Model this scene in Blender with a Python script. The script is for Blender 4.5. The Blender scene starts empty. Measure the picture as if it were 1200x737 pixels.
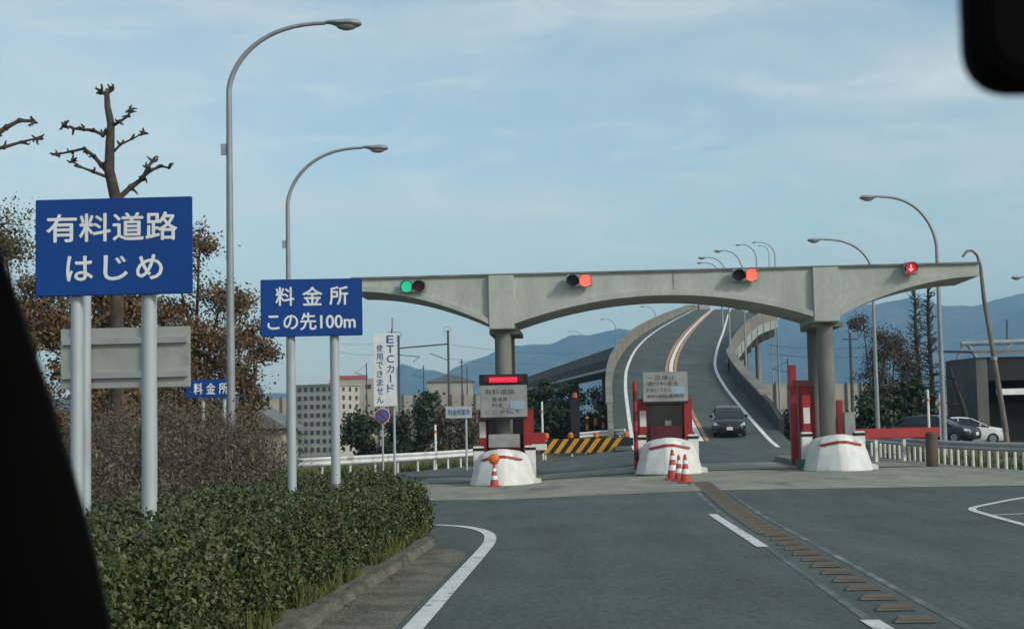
import bpy, bmesh, math, random
import numpy as np
from mathutils import Vector, Matrix
R = math.radians
C = bpy.context.scene.collection
sc = bpy.context.scene
random.seed(7)
rng = np.random.default_rng(11)

# ------------------------------------------------------------------ camera
F = 1800.0
CAM = Vector((0, 0, 1.75))
PITCH, ROLL = R(4.235), -0.020
ROT = Matrix.Rotation(math.pi / 2 + PITCH, 3, 'X') @ Matrix.Rotation(ROLL, 3, 'Z')
cd = bpy.data.cameras.new('camera')
cam = bpy.data.objects.new('camera', cd)
C.objects.link(cam)
cam.location = CAM
cam.rotation_euler = ROT.to_euler()
cd.sensor_fit = 'HORIZONTAL'
cd.sensor_width = 36
cd.lens = F / 1200 * 36
cd.clip_start = 0.05
cd.clip_end = 30000
cd.dof.use_dof = True
cd.dof.focus_distance = 45
cd.dof.aperture_fstop = 13
sc.camera = cam

# ------------------------------------------------------------------ sky, sun, exposure
SUN_EL, SUN_AZ = R(32), R(128)          # azimuth clockwise from +Y: behind the camera, to the right
w = bpy.data.worlds.new('World')
sc.world = w
w.use_nodes = True
nt = w.node_tree
nt.nodes.clear()
def wn(t, **k):
    n = nt.nodes.new(t)
    for a, b in k.items():
        setattr(n, a, b)
    return n
out = wn('ShaderNodeOutputWorld')
bg = wn('ShaderNodeBackground')
bg.inputs['Strength'].default_value = 0.10
sky = wn('ShaderNodeTexSky', sky_type='NISHITA', sun_disc=False, sun_elevation=SUN_EL, sun_rotation=SUN_AZ)
sky.air_density = 1.0
sky.dust_density = 1.2
sky.ozone_density = 0.9
tc = wn('ShaderNodeTexCoord')
mp = wn('ShaderNodeMapping')
mp.inputs['Scale'].default_value = (2.2, 2.2, 8.5)
mp.inputs['Rotation'].default_value = (0.0, R(-7), 0.3)
n1 = wn('ShaderNodeTexNoise')
n1.inputs['Scale'].default_value = 2.1
n1.inputs['Detail'].default_value = 6
n1.inputs['Roughness'].default_value = 0.52
n1.inputs['Distortion'].default_value = 0.55
cr = wn('ShaderNodeValToRGB')
cr.color_ramp.elements[0].position = 0.40
cr.color_ramp.elements[0].color = (0, 0, 0, 1)
cr.color_ramp.elements[1].position = 0.72
cr.color_ramp.elements[1].color = (1, 1, 1, 1)
mul = wn('ShaderNodeMath', operation='MULTIPLY')
mul.inputs[1].default_value = 0.62
mx = wn('ShaderNodeMix', data_type='RGBA')
mx.inputs['B'].default_value = (4.5, 4.8, 5.3, 1)      # thin high cloud, sky radiance units
L = nt.links.new
L(tc.outputs['Generated'], mp.inputs['Vector'])
L(mp.outputs['Vector'], n1.inputs['Vector'])
L(n1.outputs['Fac'], cr.inputs['Fac'])
L(cr.outputs['Color'], mul.inputs[0])
L(mul.outputs[0], mx.inputs['Factor'])
tint = wn('ShaderNodeMix', data_type='RGBA', blend_type='MULTIPLY')
tint.inputs['Factor'].default_value = 1
tint.inputs['B'].default_value = (1.20, 1.175, 1.0, 1)
n2 = wn('ShaderNodeTexNoise')                       # finer streaks
n2.inputs['Scale'].default_value = 5.2
n2.inputs['Detail'].default_value = 8
n2.inputs['Roughness'].default_value = 0.6
n2.inputs['Distortion'].default_value = 0.8
L(mp.outputs['Vector'], n2.inputs['Vector'])
mr2 = wn('ShaderNodeMapRange')
mr2.inputs['From Min'].default_value = 0.50
mr2.inputs['From Max'].default_value = 0.74
mr2.inputs['To Max'].default_value = 0.45
L(n2.outputs['Fac'], mr2.inputs['Value'])
mx2 = wn('ShaderNodeMix', data_type='RGBA')
mx2.inputs['B'].default_value = (5.2, 5.5, 5.9, 1)
L(sky.outputs['Color'], mx.inputs['A'])
L(mx.outputs['Result'], mx2.inputs['A'])
L(mr2.outputs['Result'], mx2.inputs['Factor'])
L(mx2.outputs['Result'], tint.inputs['A'])
L(tint.outputs['Result'], bg.inputs['Color'])
L(bg.outputs[0], out.inputs['Surface'])

sd = bpy.data.lights.new('sun', 'SUN')
sd.energy = 1.5
sd.angle = R(10)
sd.color = (1.0, 0.97, 0.87)
sun = bpy.data.objects.new('sun', sd)
C.objects.link(sun)
dirv = Vector((math.sin(SUN_AZ) * math.cos(SUN_EL), math.cos(SUN_AZ) * math.cos(SUN_EL), math.sin(SUN_EL)))
sun.rotation_euler = dirv.to_track_quat('Z', 'Y').to_euler()
sun.location = (20, -20, 60)
vs = sc.view_settings
vs.view_transform = 'Standard'
vs.look = 'None'
vs.gamma = 1
vs.use_curve_mapping = False
vs.exposure = 0.62
sc.cycles.use_denoising = True
sc.cycles.max_bounces = 6
sc.cycles.volume_bounces = 1
sc.cycles.transparent_max_bounces = 6

# ------------------------------------------------------------------ pixel rays -> places
def ray(px, py):
    return ROT @ Vector(((px - 600) / F, -(py - 368.5) / F, -1))
def P(px, py, d):
    v = ray(px, py)
    return CAM + v * (d / v.y)
def G(px, py, z=0.0):
    v = ray(px, py)
    return CAM + v * ((z - CAM.z) / v.z)
def ss(a, b, x):
    t = min(1, max(0, (x - a) / (b - a)))
    return t * t * (3 - 2 * t)
def zg(x, y):
    """height of the ground"""
    z = 0.05 * min(5, max(0, x + 0.3)) * ss(28, 46, y)
    z += 0.34 * ss(46, 74, y) * ss(2, 6, x) * (1 - ss(76, 90, y))
    z -= 4.2 * ss(112, 190, y)
    return z

# ------------------------------------------------------------------ materials
MATS = {}
def pm(name, c1, c2=None, scale=3.0, rough=0.8, metal=0.0, bump=0.0, bscale=60.0, speck=0.0, spscale=250.0,
       detail=5, lo=0.35, hi=0.65, spec=0.4, stain=None, stain_scale=0.8, stain_lo=0.58, stain_hi=0.72, stretch=(1, 1, 1)):
    m = bpy.data.materials.new(name)
    m.use_nodes = True
    t = m.node_tree
    b = t.nodes['Principled BSDF']
    b.inputs['Roughness'].default_value = rough
    b.inputs['Metallic'].default_value = metal
    b.inputs['Specular IOR Level'].default_value = spec
    co = t.nodes.new('ShaderNodeTexCoord')
    mpn = t.nodes.new('ShaderNodeMapping')
    mpn.inputs['Scale'].default_value = stretch
    t.links.new(co.outputs['Object'], mpn.inputs['Vector'])
    def noise(s, dt=detail):
        n = t.nodes.new('ShaderNodeTexNoise')
        n.inputs['Scale'].default_value = s
        n.inputs['Detail'].default_value = dt
        t.links.new(mpn.outputs['Vector'], n.inputs['Vector'])
        return n
    def ramp(n, a, bb):
        r = t.nodes.new('ShaderNodeMapRange')
        r.inputs['From Min'].default_value = a
        r.inputs['From Max'].default_value = bb
        t.links.new(n.outputs['Fac'], r.inputs['Value'])
        return r
    def mix(fac, a, bcol):
        x = t.nodes.new('ShaderNodeMix')
        x.data_type = 'RGBA'
        t.links.new(fac, x.inputs['Factor'])
        if isinstance(a, tuple):
            x.inputs['A'].default_value = a
        else:
            t.links.new(a, x.inputs['A'])
        x.inputs['B'].default_value = bcol
        return x.outputs['Result']
    c2 = c2 or tuple(v * 0.78 for v in c1)
    col = mix(ramp(noise(scale), lo, hi).outputs['Result'], (*c1, 1), (*c2, 1))
    if speck:
        d = t.nodes.new('ShaderNodeMix')
        d.data_type = 'RGBA'
        d.blend_type = 'MULTIPLY'
        d.inputs['Factor'].default_value = 1
        r = ramp(noise(spscale, 2), 0.3, 0.7)
        r.inputs['To Min'].default_value = 1 - speck
        r.inputs['To Max'].default_value = 1 + speck
        t.links.new(col, d.inputs['A'])
        t.links.new(r.outputs['Result'], d.inputs['B'])
        col = d.outputs['Result']
    if stain:
        col = mix(ramp(noise(stain_scale, 8), stain_lo, stain_hi).outputs['Result'], col, (*stain, 1))
    t.links.new(col, b.inputs['Base Color'])
    if bump:
        bp = t.nodes.new('ShaderNodeBump')
        bp.inputs['Strength'].default_value = bump
        bp.inputs['Distance'].default_value = 0.02
        t.links.new(noise(bscale, 4).outputs['Fac'], bp.inputs['Height'])
        t.links.new(bp.outputs['Normal'], b.inputs['Normal'])
    MATS[name] = m
    return m
def em(name, c, s):
    m = bpy.data.materials.new(name)
    m.use_nodes = True
    b = m.node_tree.nodes['Principled BSDF']
    b.inputs['Base Color'].default_value = (c[0] * .3, c[1] * .3, c[2] * .3, 1)
    b.inputs['Emission Color'].default_value = (*c, 1)
    b.inputs['Emission Strength'].default_value = s
    return m
def leafmat(name, cols, rough=0.6, patch=None, pscale=0.8):
    m = bpy.data.materials.new(name)
    m.use_nodes = True
    t = m.node_tree
    b = t.nodes['Principled BSDF']
    b.inputs['Roughness'].default_value = rough
    b.inputs['Specular IOR Level'].default_value = 0.35
    g = t.nodes.new('ShaderNodeNewGeometry')
    r = t.nodes.new('ShaderNodeValToRGB')
    r.color_ramp.interpolation = 'LINEAR'
    e = r.color_ramp.elements
    e[0].position = 0
    e[0].color = (*cols[0], 1)
    e[1].position = 1
    e[1].color = (*cols[-1], 1)
    for i, c in enumerate(cols[1:-1]):
        q = e.new((i + 1) / (len(cols) - 1))
        q.color = (*c, 1)
    t.links.new(g.outputs['Random Per Island'], r.inputs['Fac'])
    col = r.outputs['Color']
    if patch:
        co = t.nodes.new('ShaderNodeTexCoord')
        n = t.nodes.new('ShaderNodeTexNoise')
        n.inputs['Scale'].default_value = pscale
        n.inputs['Detail'].default_value = 3
        t.links.new(co.outputs['Object'], n.inputs['Vector'])
        mr = t.nodes.new('ShaderNodeMapRange')
        mr.inputs['From Min'].default_value = 0.52
        mr.inputs['From Max'].default_value = 0.68
        t.links.new(n.outputs['Fac'], mr.inputs['Value'])
        x = t.nodes.new('ShaderNodeMix')
        x.data_type = 'RGBA'
        x.inputs['B'].default_value = (*patch, 1)
        t.links.new(mr.outputs['Result'], x.inputs['Factor'])
        t.links.new(col, x.inputs['A'])
        col = x.outputs['Result']
    t.links.new(col, b.inputs['Base Color'])
    b.inputs['Subsurface Weight'].default_value = 0.0
    return m

M_asph = pm('asphalt', (0.074, 0.095, 0.090), (0.060, 0.077, 0.074), 0.35, 0.88, bump=0.5, bscale=90, speck=0.35, spscale=70, stain=(0.092, 0.112, 0.105), stain_scale=0.22, stain_lo=0.5, stain_hi=0.75)
def mottle(m, scale, amt, stretch, dark):
    """second, stronger layer of wear on a surface"""
    t = m.node_tree
    b = t.nodes['Principled BSDF']
    src = b.inputs['Base Color'].links[0].from_socket
    co = t.nodes.new('ShaderNodeTexCoord')
    mp_ = t.nodes.new('ShaderNodeMapping')
    mp_.inputs['Scale'].default_value = stretch
    mp_.inputs['Rotation'].default_value = (0, 0, R(-3))
    t.links.new(co.outputs['Object'], mp_.inputs['Vector'])
    n = t.nodes.new('ShaderNodeTexNoise')
    n.inputs['Scale'].default_value = scale
    n.inputs['Detail'].default_value = 9
    n.inputs['Roughness'].default_value = .68
    t.links.new(mp_.outputs['Vector'], n.inputs['Vector'])
    mr = t.nodes.new('ShaderNodeMapRange')
    mr.inputs['From Min'].default_value = .3
    mr.inputs['From Max'].default_value = .7
    mr.inputs['To Min'].default_value = 1 - amt - dark
    mr.inputs['To Max'].default_value = 1 + amt
    t.links.new(n.outputs['Fac'], mr.inputs['Value'])
    x = t.nodes.new('ShaderNodeMix')
    x.data_type = 'RGBA'
    x.blend_type = 'MULTIPLY'
    x.inputs['Factor'].default_value = 1
    t.links.new(src, x.inputs['A'])
    t.links.new(mr.outputs['Result'], x.inputs['B'])
    t.links.new(x.outputs['Result'], b.inputs['Base Color'])
mottle(M_asph, 0.9, .24, (1, .16, 1), .04)
mottle(M_asph, 14, .34, (1, .35, 1), .0)
M_conc_pave = pm('concrete_paving', (0.27, 0.275, 0.225), (0.20, 0.205, 0.165), 0.5, 0.9, bump=0.3, speck=0.25, spscale=30, stain=(0.11, 0.105, 0.095), stain_scale=0.4, stretch=(1, 0.45, 1))
M_ground = pm('ground_soil', (0.085, 0.085, 0.04), (0.11, 0.085, 0.055), 0.12, 0.95, bump=0.6, speck=0.4, spscale=14, detail=8)
mottle(M_conc_pave, 2.0, .2, (1, .4, 1), .03)
M_dirt = pm('leaf_litter_dirt', (0.15, 0.145, 0.105), (0.085, 0.085, 0.065), 1.6, 0.95, bump=0.9, bscale=35, speck=0.6, spscale=40, stain=(0.19, 0.165, 0.125), stain_scale=2.5)
M_kerb = pm('kerb_concrete', (0.15, 0.14, 0.105), (0.07, 0.068, 0.05), 2.5, 0.9, bump=0.5, speck=0.3, spscale=60)
M_paint = pm('road_paint', (0.62, 0.63, 0.62), (0.5, 0.51, 0.5), 3, 0.7, speck=0.12, spscale=60, stain=(0.14, 0.145, 0.145), stain_scale=5, stain_lo=0.6, stain_hi=0.68)
M_paint_worn = pm('worn_paint', (0.30, 0.31, 0.31), (0.13, 0.14, 0.14), 3, 0.8, stain=(0.072, 0.092, 0.088), stain_scale=1.3, stain_lo=0.30, stain_hi=0.52)
M_paint_or = pm('orange_paint', (0.62, 0.27, 0.13), (0.50, 0.24, 0.13), 0.12, 0.75, stain=(0.22, 0.15, 0.11), stain_scale=0.9, stain_lo=.5, stain_hi=.68)
M_beam = pm('beam_concrete', (0.43, 0.46, 0.42), (0.37, 0.40, 0.36), 0.7, 0.85, bump=0.15, speck=0.06, spscale=12, stain=(0.31, 0.335, 0.30), stain_scale=0.9, stretch=(1, 1, 0.35))
mottle(M_beam, 1.6, .10, (1, 1, .12), .03)
mottle(M_beam, 9, .06, (1, 1, .5), .0)
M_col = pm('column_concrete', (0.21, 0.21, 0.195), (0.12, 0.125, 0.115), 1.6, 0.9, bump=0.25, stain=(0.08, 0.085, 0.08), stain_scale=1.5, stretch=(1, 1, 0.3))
M_white = pm('white_paint_concrete', (0.74, 0.74, 0.71), (0.62, 0.62, 0.6), 1.5, 0.7, stain=(0.38, 0.36, 0.33), stain_scale=1.8, stain_lo=0.6, stain_hi=0.74)
mottle(M_white, 2.5, .08, (1, 1, .4), .10)
M_red = pm('red_paint', (0.36, 0.022, 0.025), (0.27, 0.02, 0.022), 2, 0.5, stain=(0.2, 0.03, 0.03), stain_scale=2)
M_dred = pm('dark_red', (0.10, 0.012, 0.016), None, 2, 0.4)
M_grey = pm('grey_panel', (0.30, 0.31, 0.31), (0.24, 0.25, 0.25), 2.5, 0.6, stain=(0.2, 0.2, 0.2), stain_scale=2)
M_darktxt = pm('dark_lettering', (0.08, 0.085, 0.09), None, 5, 0.7)
M_lblue = pm('pale_blue_panel', (0.30, 0.42, 0.52), None, 2, 0.5)
M_glass = pm('dark_glass', (0.018, 0.024, 0.026), None, 2, 0.12, spec=0.6)
M_black = pm('black_plastic', (0.012, 0.012, 0.013), None, 3, 0.6)
M_cabin = pm('cabin_black', (0.004, 0.004, 0.004), (0.003, 0.003, 0.003), 8, 0.95, spec=0.05)
M_galv = pm('galvanised_steel', (0.42, 0.44, 0.45), (0.33, 0.35, 0.36), 2.0, 0.5, metal=0.35, stain=(0.25, 0.25, 0.24), stain_scale=3)
M_post = pm('sign_post_paint', (0.45, 0.49, 0.52), (0.36, 0.40, 0.43), 1.5, 0.5, metal=0.15, stain=(0.26, 0.27, 0.27), stain_scale=2.5, stretch=(1, 1, 0.3))
M_lamp = pm('lamp_grey', (0.30, 0.33, 0.35), (0.24, 0.26, 0.28), 2.0, 0.5, metal=0.3)
M_lens = pm('lamp_lens', (0.42, 0.43, 0.42), None, 2, 0.25)
M_blue = pm('sign_blue', (0.006, 0.056, 0.265), (0.005, 0.047, 0.22), 0.9, 0.5, spec=.25, stain=(0.010, 0.064, 0.27), stain_scale=1.2)
M_signw = pm('sign_white', (0.78, 0.80, 0.80), (0.66, 0.68, 0.68), 3, 0.5)
M_signback = pm('sign_back', (0.40, 0.42, 0.40), (0.33, 0.345, 0.33), 1.4, 0.6, metal=0.2, stain=(0.24, 0.24, 0.22), stain_scale=2.2)
M_rail = pm('guardrail_white', (0.70, 0.71, 0.69), (0.58, 0.59, 0.57), 0.9, 0.55, stain=(0.36, 0.35, 0.33), stain_scale=1.2)
M_railg = pm('guardrail_grey', (0.46, 0.48, 0.48), (0.36, 0.38, 0.38), 0.9, 0.5, metal=0.2, stain=(0.27, 0.27, 0.26), stain_scale=1.2)
M_rust = pm('rust_brown', (0.12, 0.085, 0.065), (0.08, 0.055, 0.045), 2.0, 0.8)
M_bar = pm('rumble_bar_rust', (0.125, 0.098, 0.07), (0.085, 0.076, 0.064), 9, 0.85, stain=(0.165, 0.105, 0.055), stain_scale=6, stain_lo=.5)
M_barw = pm('rumble_bar_pale', (0.125, 0.12, 0.11), (0.085, 0.085, 0.08), 9, 0.8)
M_yel = pm('hazard_yellow', (0.62, 0.30, 0.02), (0.5, 0.24, 0.02), 2, 0.5)
M_orange = pm('orange_plastic', (0.75, 0.17, 0.03), None, 3, 0.45)
M_cone = pm('cone_red', (0.50, 0.07, 0.05), (0.4, 0.06, 0.045), 3, 0.55)
M_bark = pm('bark', (0.085, 0.068, 0.056), (0.045, 0.036, 0.030), 6, 0.95, bump=0.6, bscale=25)
M_barkg = pm('bark_dark', (0.055, 0.046, 0.040), (0.032, 0.028, 0.025), 6, 0.95)
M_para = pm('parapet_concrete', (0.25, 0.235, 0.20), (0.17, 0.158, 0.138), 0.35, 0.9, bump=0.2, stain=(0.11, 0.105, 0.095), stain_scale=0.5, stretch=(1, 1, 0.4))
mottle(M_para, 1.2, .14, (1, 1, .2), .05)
M_dpara = pm('shade_darkened_concrete', (0.05, 0.052, 0.048), (0.032, 0.034, 0.032), 0.5, 0.95, bump=0.3, stain=(0.065, 0.067, 0.06), stain_scale=0.6)  # shade on the right ramp wall's inner face is darkened into this colour
M_pgreen = pm('pale_green_steel', (0.34, 0.39, 0.35), (0.28, 0.32, 0.29), 0.5, 0.6, stain=(0.22, 0.24, 0.21), stain_scale=0.6)
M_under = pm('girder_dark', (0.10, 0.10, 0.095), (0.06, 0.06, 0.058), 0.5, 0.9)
M_beige = pm('beige_wall', (0.42, 0.38, 0.31), (0.34, 0.31, 0.26), 0.3, 0.85, stain=(0.25, 0.23, 0.19), stain_scale=0.2)
M_apt = pm('apartment_wall', (0.50, 0.47, 0.40), (0.42, 0.40, 0.35), 0.3, 0.85)
M_roofg = pm('roof_grey', (0.17, 0.175, 0.18), (0.12, 0.125, 0.13), 1.0, 0.8)
M_pink = pm('pinkish_red_sign', (0.45, 0.10, 0.10), None, 1.0, 0.7)
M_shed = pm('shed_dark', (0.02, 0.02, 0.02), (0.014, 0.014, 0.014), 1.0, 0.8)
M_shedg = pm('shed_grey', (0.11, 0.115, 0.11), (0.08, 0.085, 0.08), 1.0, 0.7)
M_steelb = pm('steel_blue_grey', (0.28, 0.33, 0.36), (0.2, 0.24, 0.26), 1.0, 0.6)
M_carw = pm('car_white', (0.72, 0.73, 0.73), (0.7, 0.71, 0.71), 1, 0.25, spec=0.6)
M_cark = pm('car_dark', (0.016, 0.018, 0.022), (0.014, 0.016, 0.02), 1, 0.22, spec=0.6)
M_tyre = pm('tyre', (0.018, 0.018, 0.018), None, 8, 0.85)
M_rim = pm('rim', (0.35, 0.35, 0.36), None, 8, 0.35, metal=0.7)
M_headl = pm('headlight', (0.62, 0.66, 0.70), None, 6, 0.15, spec=0.8)
M_mount = pm('forest_mountain', (0.022, 0.032, 0.022), (0.075, 0.070, 0.040), 0.004, 0.95, detail=10, lo=.4, hi=.6, speck=.5, spscale=.02)
M_green_on = em('signal_green', (0.02, 0.62, 0.33), 0.55)
M_red_on = em('signal_red', (1.0, 0.05, 0.03), 2.6)
M_red_halo = em('signal_red_rim', (1.0, 0.10, 0.07), 1.6)
M_red_bar = em('beacon_red', (0.75, 0.02, 0.06), 0.7)
M_hedge = leafmat('hedge_leaf', [(0.018, 0.038, 0.014), (0.038, 0.066, 0.020), (0.060, 0.086, 0.026), (0.085, 0.102, 0.034), (0.105, 0.092, 0.042)], 0.5, patch=(0.07, 0.075, 0.028), pscale=0.9)
M_autumn = leafmat('autumn_leaf', [(0.060, 0.058, 0.026), (0.12, 0.080, 0.036), (0.18, 0.098, 0.042), (0.14, 0.066, 0.036), (0.10, 0.088, 0.042)], 0.7)
M_olive = leafmat('olive_leaf', [(0.05, 0.052, 0.02), (0.085, 0.075, 0.03), (0.12, 0.085, 0.03), (0.06, 0.06, 0.026)], 0.7)
M_ever = leafmat('evergreen_leaf', [(0.016, 0.030, 0.013), (0.028, 0.046, 0.018), (0.045, 0.058, 0.024), (0.02, 0.034, 0.016)], 0.6)
M_scrub = leafmat('scrub_leaf', [(0.08, 0.072, 0.050), (0.14, 0.115, 0.08), (0.09, 0.09, 0.05), (0.18, 0.145, 0.105), (0.055, 0.05, 0.04)], 0.9)
M_brownb = leafmat('brown_bush_leaf', [(0.06, 0.048, 0.025), (0.10, 0.075, 0.035), (0.055, 0.06, 0.024), (0.13, 0.085, 0.045)], 0.8)
M_redbr = leafmat('reddish_twig_leaf', [(0.07, 0.045, 0.032), (0.10, 0.06, 0.038), (0.05, 0.042, 0.028), (0.06, 0.062, 0.030)], 0.8)
M_grass = leafmat('grass_blade', [(0.05, 0.075, 0.018), (0.085, 0.10, 0.024), (0.12, 0.115, 0.04), (0.065, 0.085, 0.02)], 0.7)

# ------------------------------------------------------------------ mesh helpers
class MB:
    def __init__(s):
        s.v, s.f, s.mi = [], [], []
    def add(s, vs_, fs, mi=0):
        o = len(s.v)
        s.v += [tuple(p) for p in vs_]
        s.f += [tuple(i + o for i in f) for f in fs]
        s.mi += [mi] * len(fs)
        return s
    def box(s, c, d, rz=0, mi=0, bev=0.0):
        x, y, z = d[0] / 2, d[1] / 2, d[2] / 2
        if bev > 0:
            b = min(bev, x * .9, y * .9, z * .9)
            bm = bmesh.new()
            bmesh.ops.create_cube(bm, size=1, matrix=Matrix.Diagonal((d[0], d[1], d[2], 1)))
            bmesh.ops.bevel(bm, geom=bm.edges[:], offset=b, segments=2, affect='EDGES')
            m = Matrix.Translation(Vector(c)) @ Matrix.Rotation(rz, 4, 'Z')
            bm.verts.index_update()
            vs_ = [m @ q.co for q in bm.verts]
            fs = [[q.index for q in f.verts] for f in bm.faces]
            bm.free()
            return s.add(vs_, fs, mi)
        ca, sa = math.cos(rz), math.sin(rz)
        vs_ = []
        for sx, sy, sz in ((-1, -1, -1), (1, -1, -1), (1, 1, -1), (-1, 1, -1), (-1, -1, 1), (1, -1, 1), (1, 1, 1), (-1, 1, 1)):
            a, b = sx * x, sy * y
            vs_.append((c[0] + a * ca - b * sa, c[1] + a * sa + b * ca, c[2] + sz * z))
        return s.add(vs_, [(0, 3, 2, 1), (4, 5, 6, 7), (0, 1, 5, 4), (1, 2, 6, 5), (2, 3, 7, 6), (3, 0, 4, 7)], mi)
    def tube(s, pts, rad, n=8, cap=True, mi=0):
        pts = [Vector(p) for p in pts]
        if not isinstance(rad, (list, tuple)):
            rad = [rad] * len(pts)
        rings = []
        up = None
        for i, p in enumerate(pts):
            a = pts[max(0, i - 1)]
            b = pts[min(len(pts) - 1, i + 1)]
            t = (b - a).normalized()
            if up is None:
                ref = Vector((0, 0, 1)) if abs(t.z) < .9 else Vector((1, 0, 0))
                up = (ref - t * ref.dot(t)).normalized()
            else:
                up = (up - t * up.dot(t))
                up = up.normalized() if up.length > 1e-6 else Vector((1, 0, 0))
            sd_ = t.cross(up)
            rings.append([p + (up * math.cos(2 * math.pi * k / n) + sd_ * math.sin(2 * math.pi * k / n)) * rad[i] for k in range(n)])
        vs_ = [q for r in rings for q in r]
        fs = []
        for i in range(len(pts) - 1):
            for k in range(n):
                k2 = (k + 1) % n
                fs.append((i * n + k, i * n + k2, (i + 1) * n + k2, (i + 1) * n + k))
        if cap:
            fs.append(tuple(range(n - 1, -1, -1)))
            fs.append(tuple((len(pts) - 1) * n + k for k in range(n)))
        return s.add(vs_, fs, mi)
    def loft(s, rings, closed=True, cap=True, mi=0):
        n = len(rings[0])
        vs_ = [q for r in rings for q in r]
        fs = []
        for i in range(len(rings) - 1):
            for k in range(n if closed else n - 1):
                k2 = (k + 1) % n
                fs.append((i * n + k, i * n + k2, (i + 1) * n + k2, (i + 1) * n + k))
        if cap and closed:
            fs.append(tuple(range(n - 1, -1, -1)))
            fs.append(tuple((len(rings) - 1) * n + k for k in range(n)))
        return s.add(vs_, fs, mi)
    def prism(s, poly, y0, y1, mi=0):
        """polygon in (x, z) pushed along y"""
        n = len(poly)
        vs_ = [(a, y0, b) for a, b in poly] + [(a, y1, b) for a, b in poly]
        fs = [tuple(range(n)), tuple(range(2 * n - 1, n - 1, -1))]
        fs += [(i, i + n, (i + 1) % n + n, (i + 1) % n) for i in range(n)]
        return s.add(vs_, fs, mi)
    def disc(s, c, r, axis='Y', n=20, depth=0.02, mi=0):
        c = Vector(c)
        a = Vector((0, depth / 2, 0)) if axis == 'Y' else (Vector((depth / 2, 0, 0)) if axis == 'X' else Vector((0, 0, depth / 2)))
        return s.tube([c - a, c + a], r, n, True, mi)
    def build(s, name, mat, parent=None, smooth=False, loc=None, bevel=0):
        me = bpy.data.meshes.new(name)
        me.from_pydata(s.v, [], s.f)
        mats = mat if isinstance(mat, (list, tuple)) else [mat]
        for m in mats:
            me.materials.append(m)
        if len(mats) > 1:
            me.polygons.foreach_set('material_index', s.mi)
        bm = bmesh.new()
        bm.from_mesh(me)
        bmesh.ops.recalc_face_normals(bm, faces=bm.faces[:])
        if bevel:
            bmesh.ops.bevel(bm, geom=bm.edges[:], offset=bevel, segments=3, affect='EDGES', profile=.5)
            smooth = True
        bm.to_mesh(me)
        bm.free()
        if smooth:
            me.polygons.foreach_set('use_smooth', [True] * len(me.polygons))
            try:
                me.set_sharp_from_angle(angle=R(40))
            except Exception:
                pass
        o = bpy.data.objects.new(name, me)
        C.objects.link(o)
        if parent:
            o.parent = parent
        if loc is not None:
            o.location = loc
        return o

def tag(o, label=None, cat=None, group=None, kind=None):
    if label: o['label'] = label
    if cat: o['category'] = cat
    if group: o['group'] = group
    if kind: o['kind'] = kind
    return o
def thing(name, label, cat, loc=(0, 0, 0), rz=0, group=None):
    o = bpy.data.objects.new(name, None)
    o.empty_display_size = .2
    C.objects.link(o)
    o.location = loc
    o.rotation_euler = (0, 0, rz)
    return tag(o, label, cat, group)
def copy_tree(o, parent=None):
    c = o.copy()
    C.objects.link(c)
    if parent: c.parent = parent
    for ch in list(o.children):
        copy_tree(ch, c)
    return c
def struct(o):
    o['kind'] = 'structure'
    return o

def leaves(name, centers, size, mat, parent=None, up=None, aspect=1.6, jitter=.4, flat=False):
    """many small leaf faces, one quad each"""
    c = np.asarray(centers, dtype=np.float32)
    n = len(c)
    a = rng.normal(size=(n, 3))
    if up is not None:
        a = a * (1 - up) + np.array([0, 0, 1.0]) * up
    a /= np.linalg.norm(a, axis=1, keepdims=True) + 1e-9
    b = rng.normal(size=(n, 3))
    b -= a * (a * b).sum(1, keepdims=True)
    b /= np.linalg.norm(b, axis=1, keepdims=True) + 1e-9
    if flat:
        a[:, 2] *= .12
        b[:, 2] *= .12
    s = (size * (1 + jitter * rng.uniform(-1, 1, size=(n, 1))))
    a = a * s * .5
    b = b * s * .5 / aspect
    v = np.stack([c - a, c + b, c + a, c - b], 1).reshape(-1, 3)
    me = bpy.data.meshes.new(name)
    me.vertices.add(4 * n)
    me.vertices.foreach_set('co', v.astype(np.float32).ravel())
    me.loops.add(4 * n)
    me.loops.foreach_set('vertex_index', np.arange(4 * n, dtype=np.int32))
    me.polygons.add(n)
    me.polygons.foreach_set('loop_start', np.arange(0, 4 * n, 4, dtype=np.int32))
    me.polygons.foreach_set('loop_total', np.full(n, 4, dtype=np.int32))
    me.materials.append(mat)
    me.update()
    me.validate()
    o = bpy.data.objects.new(name, me)
    C.objects.link(o)
    if parent: o.parent = parent
    return o

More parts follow.
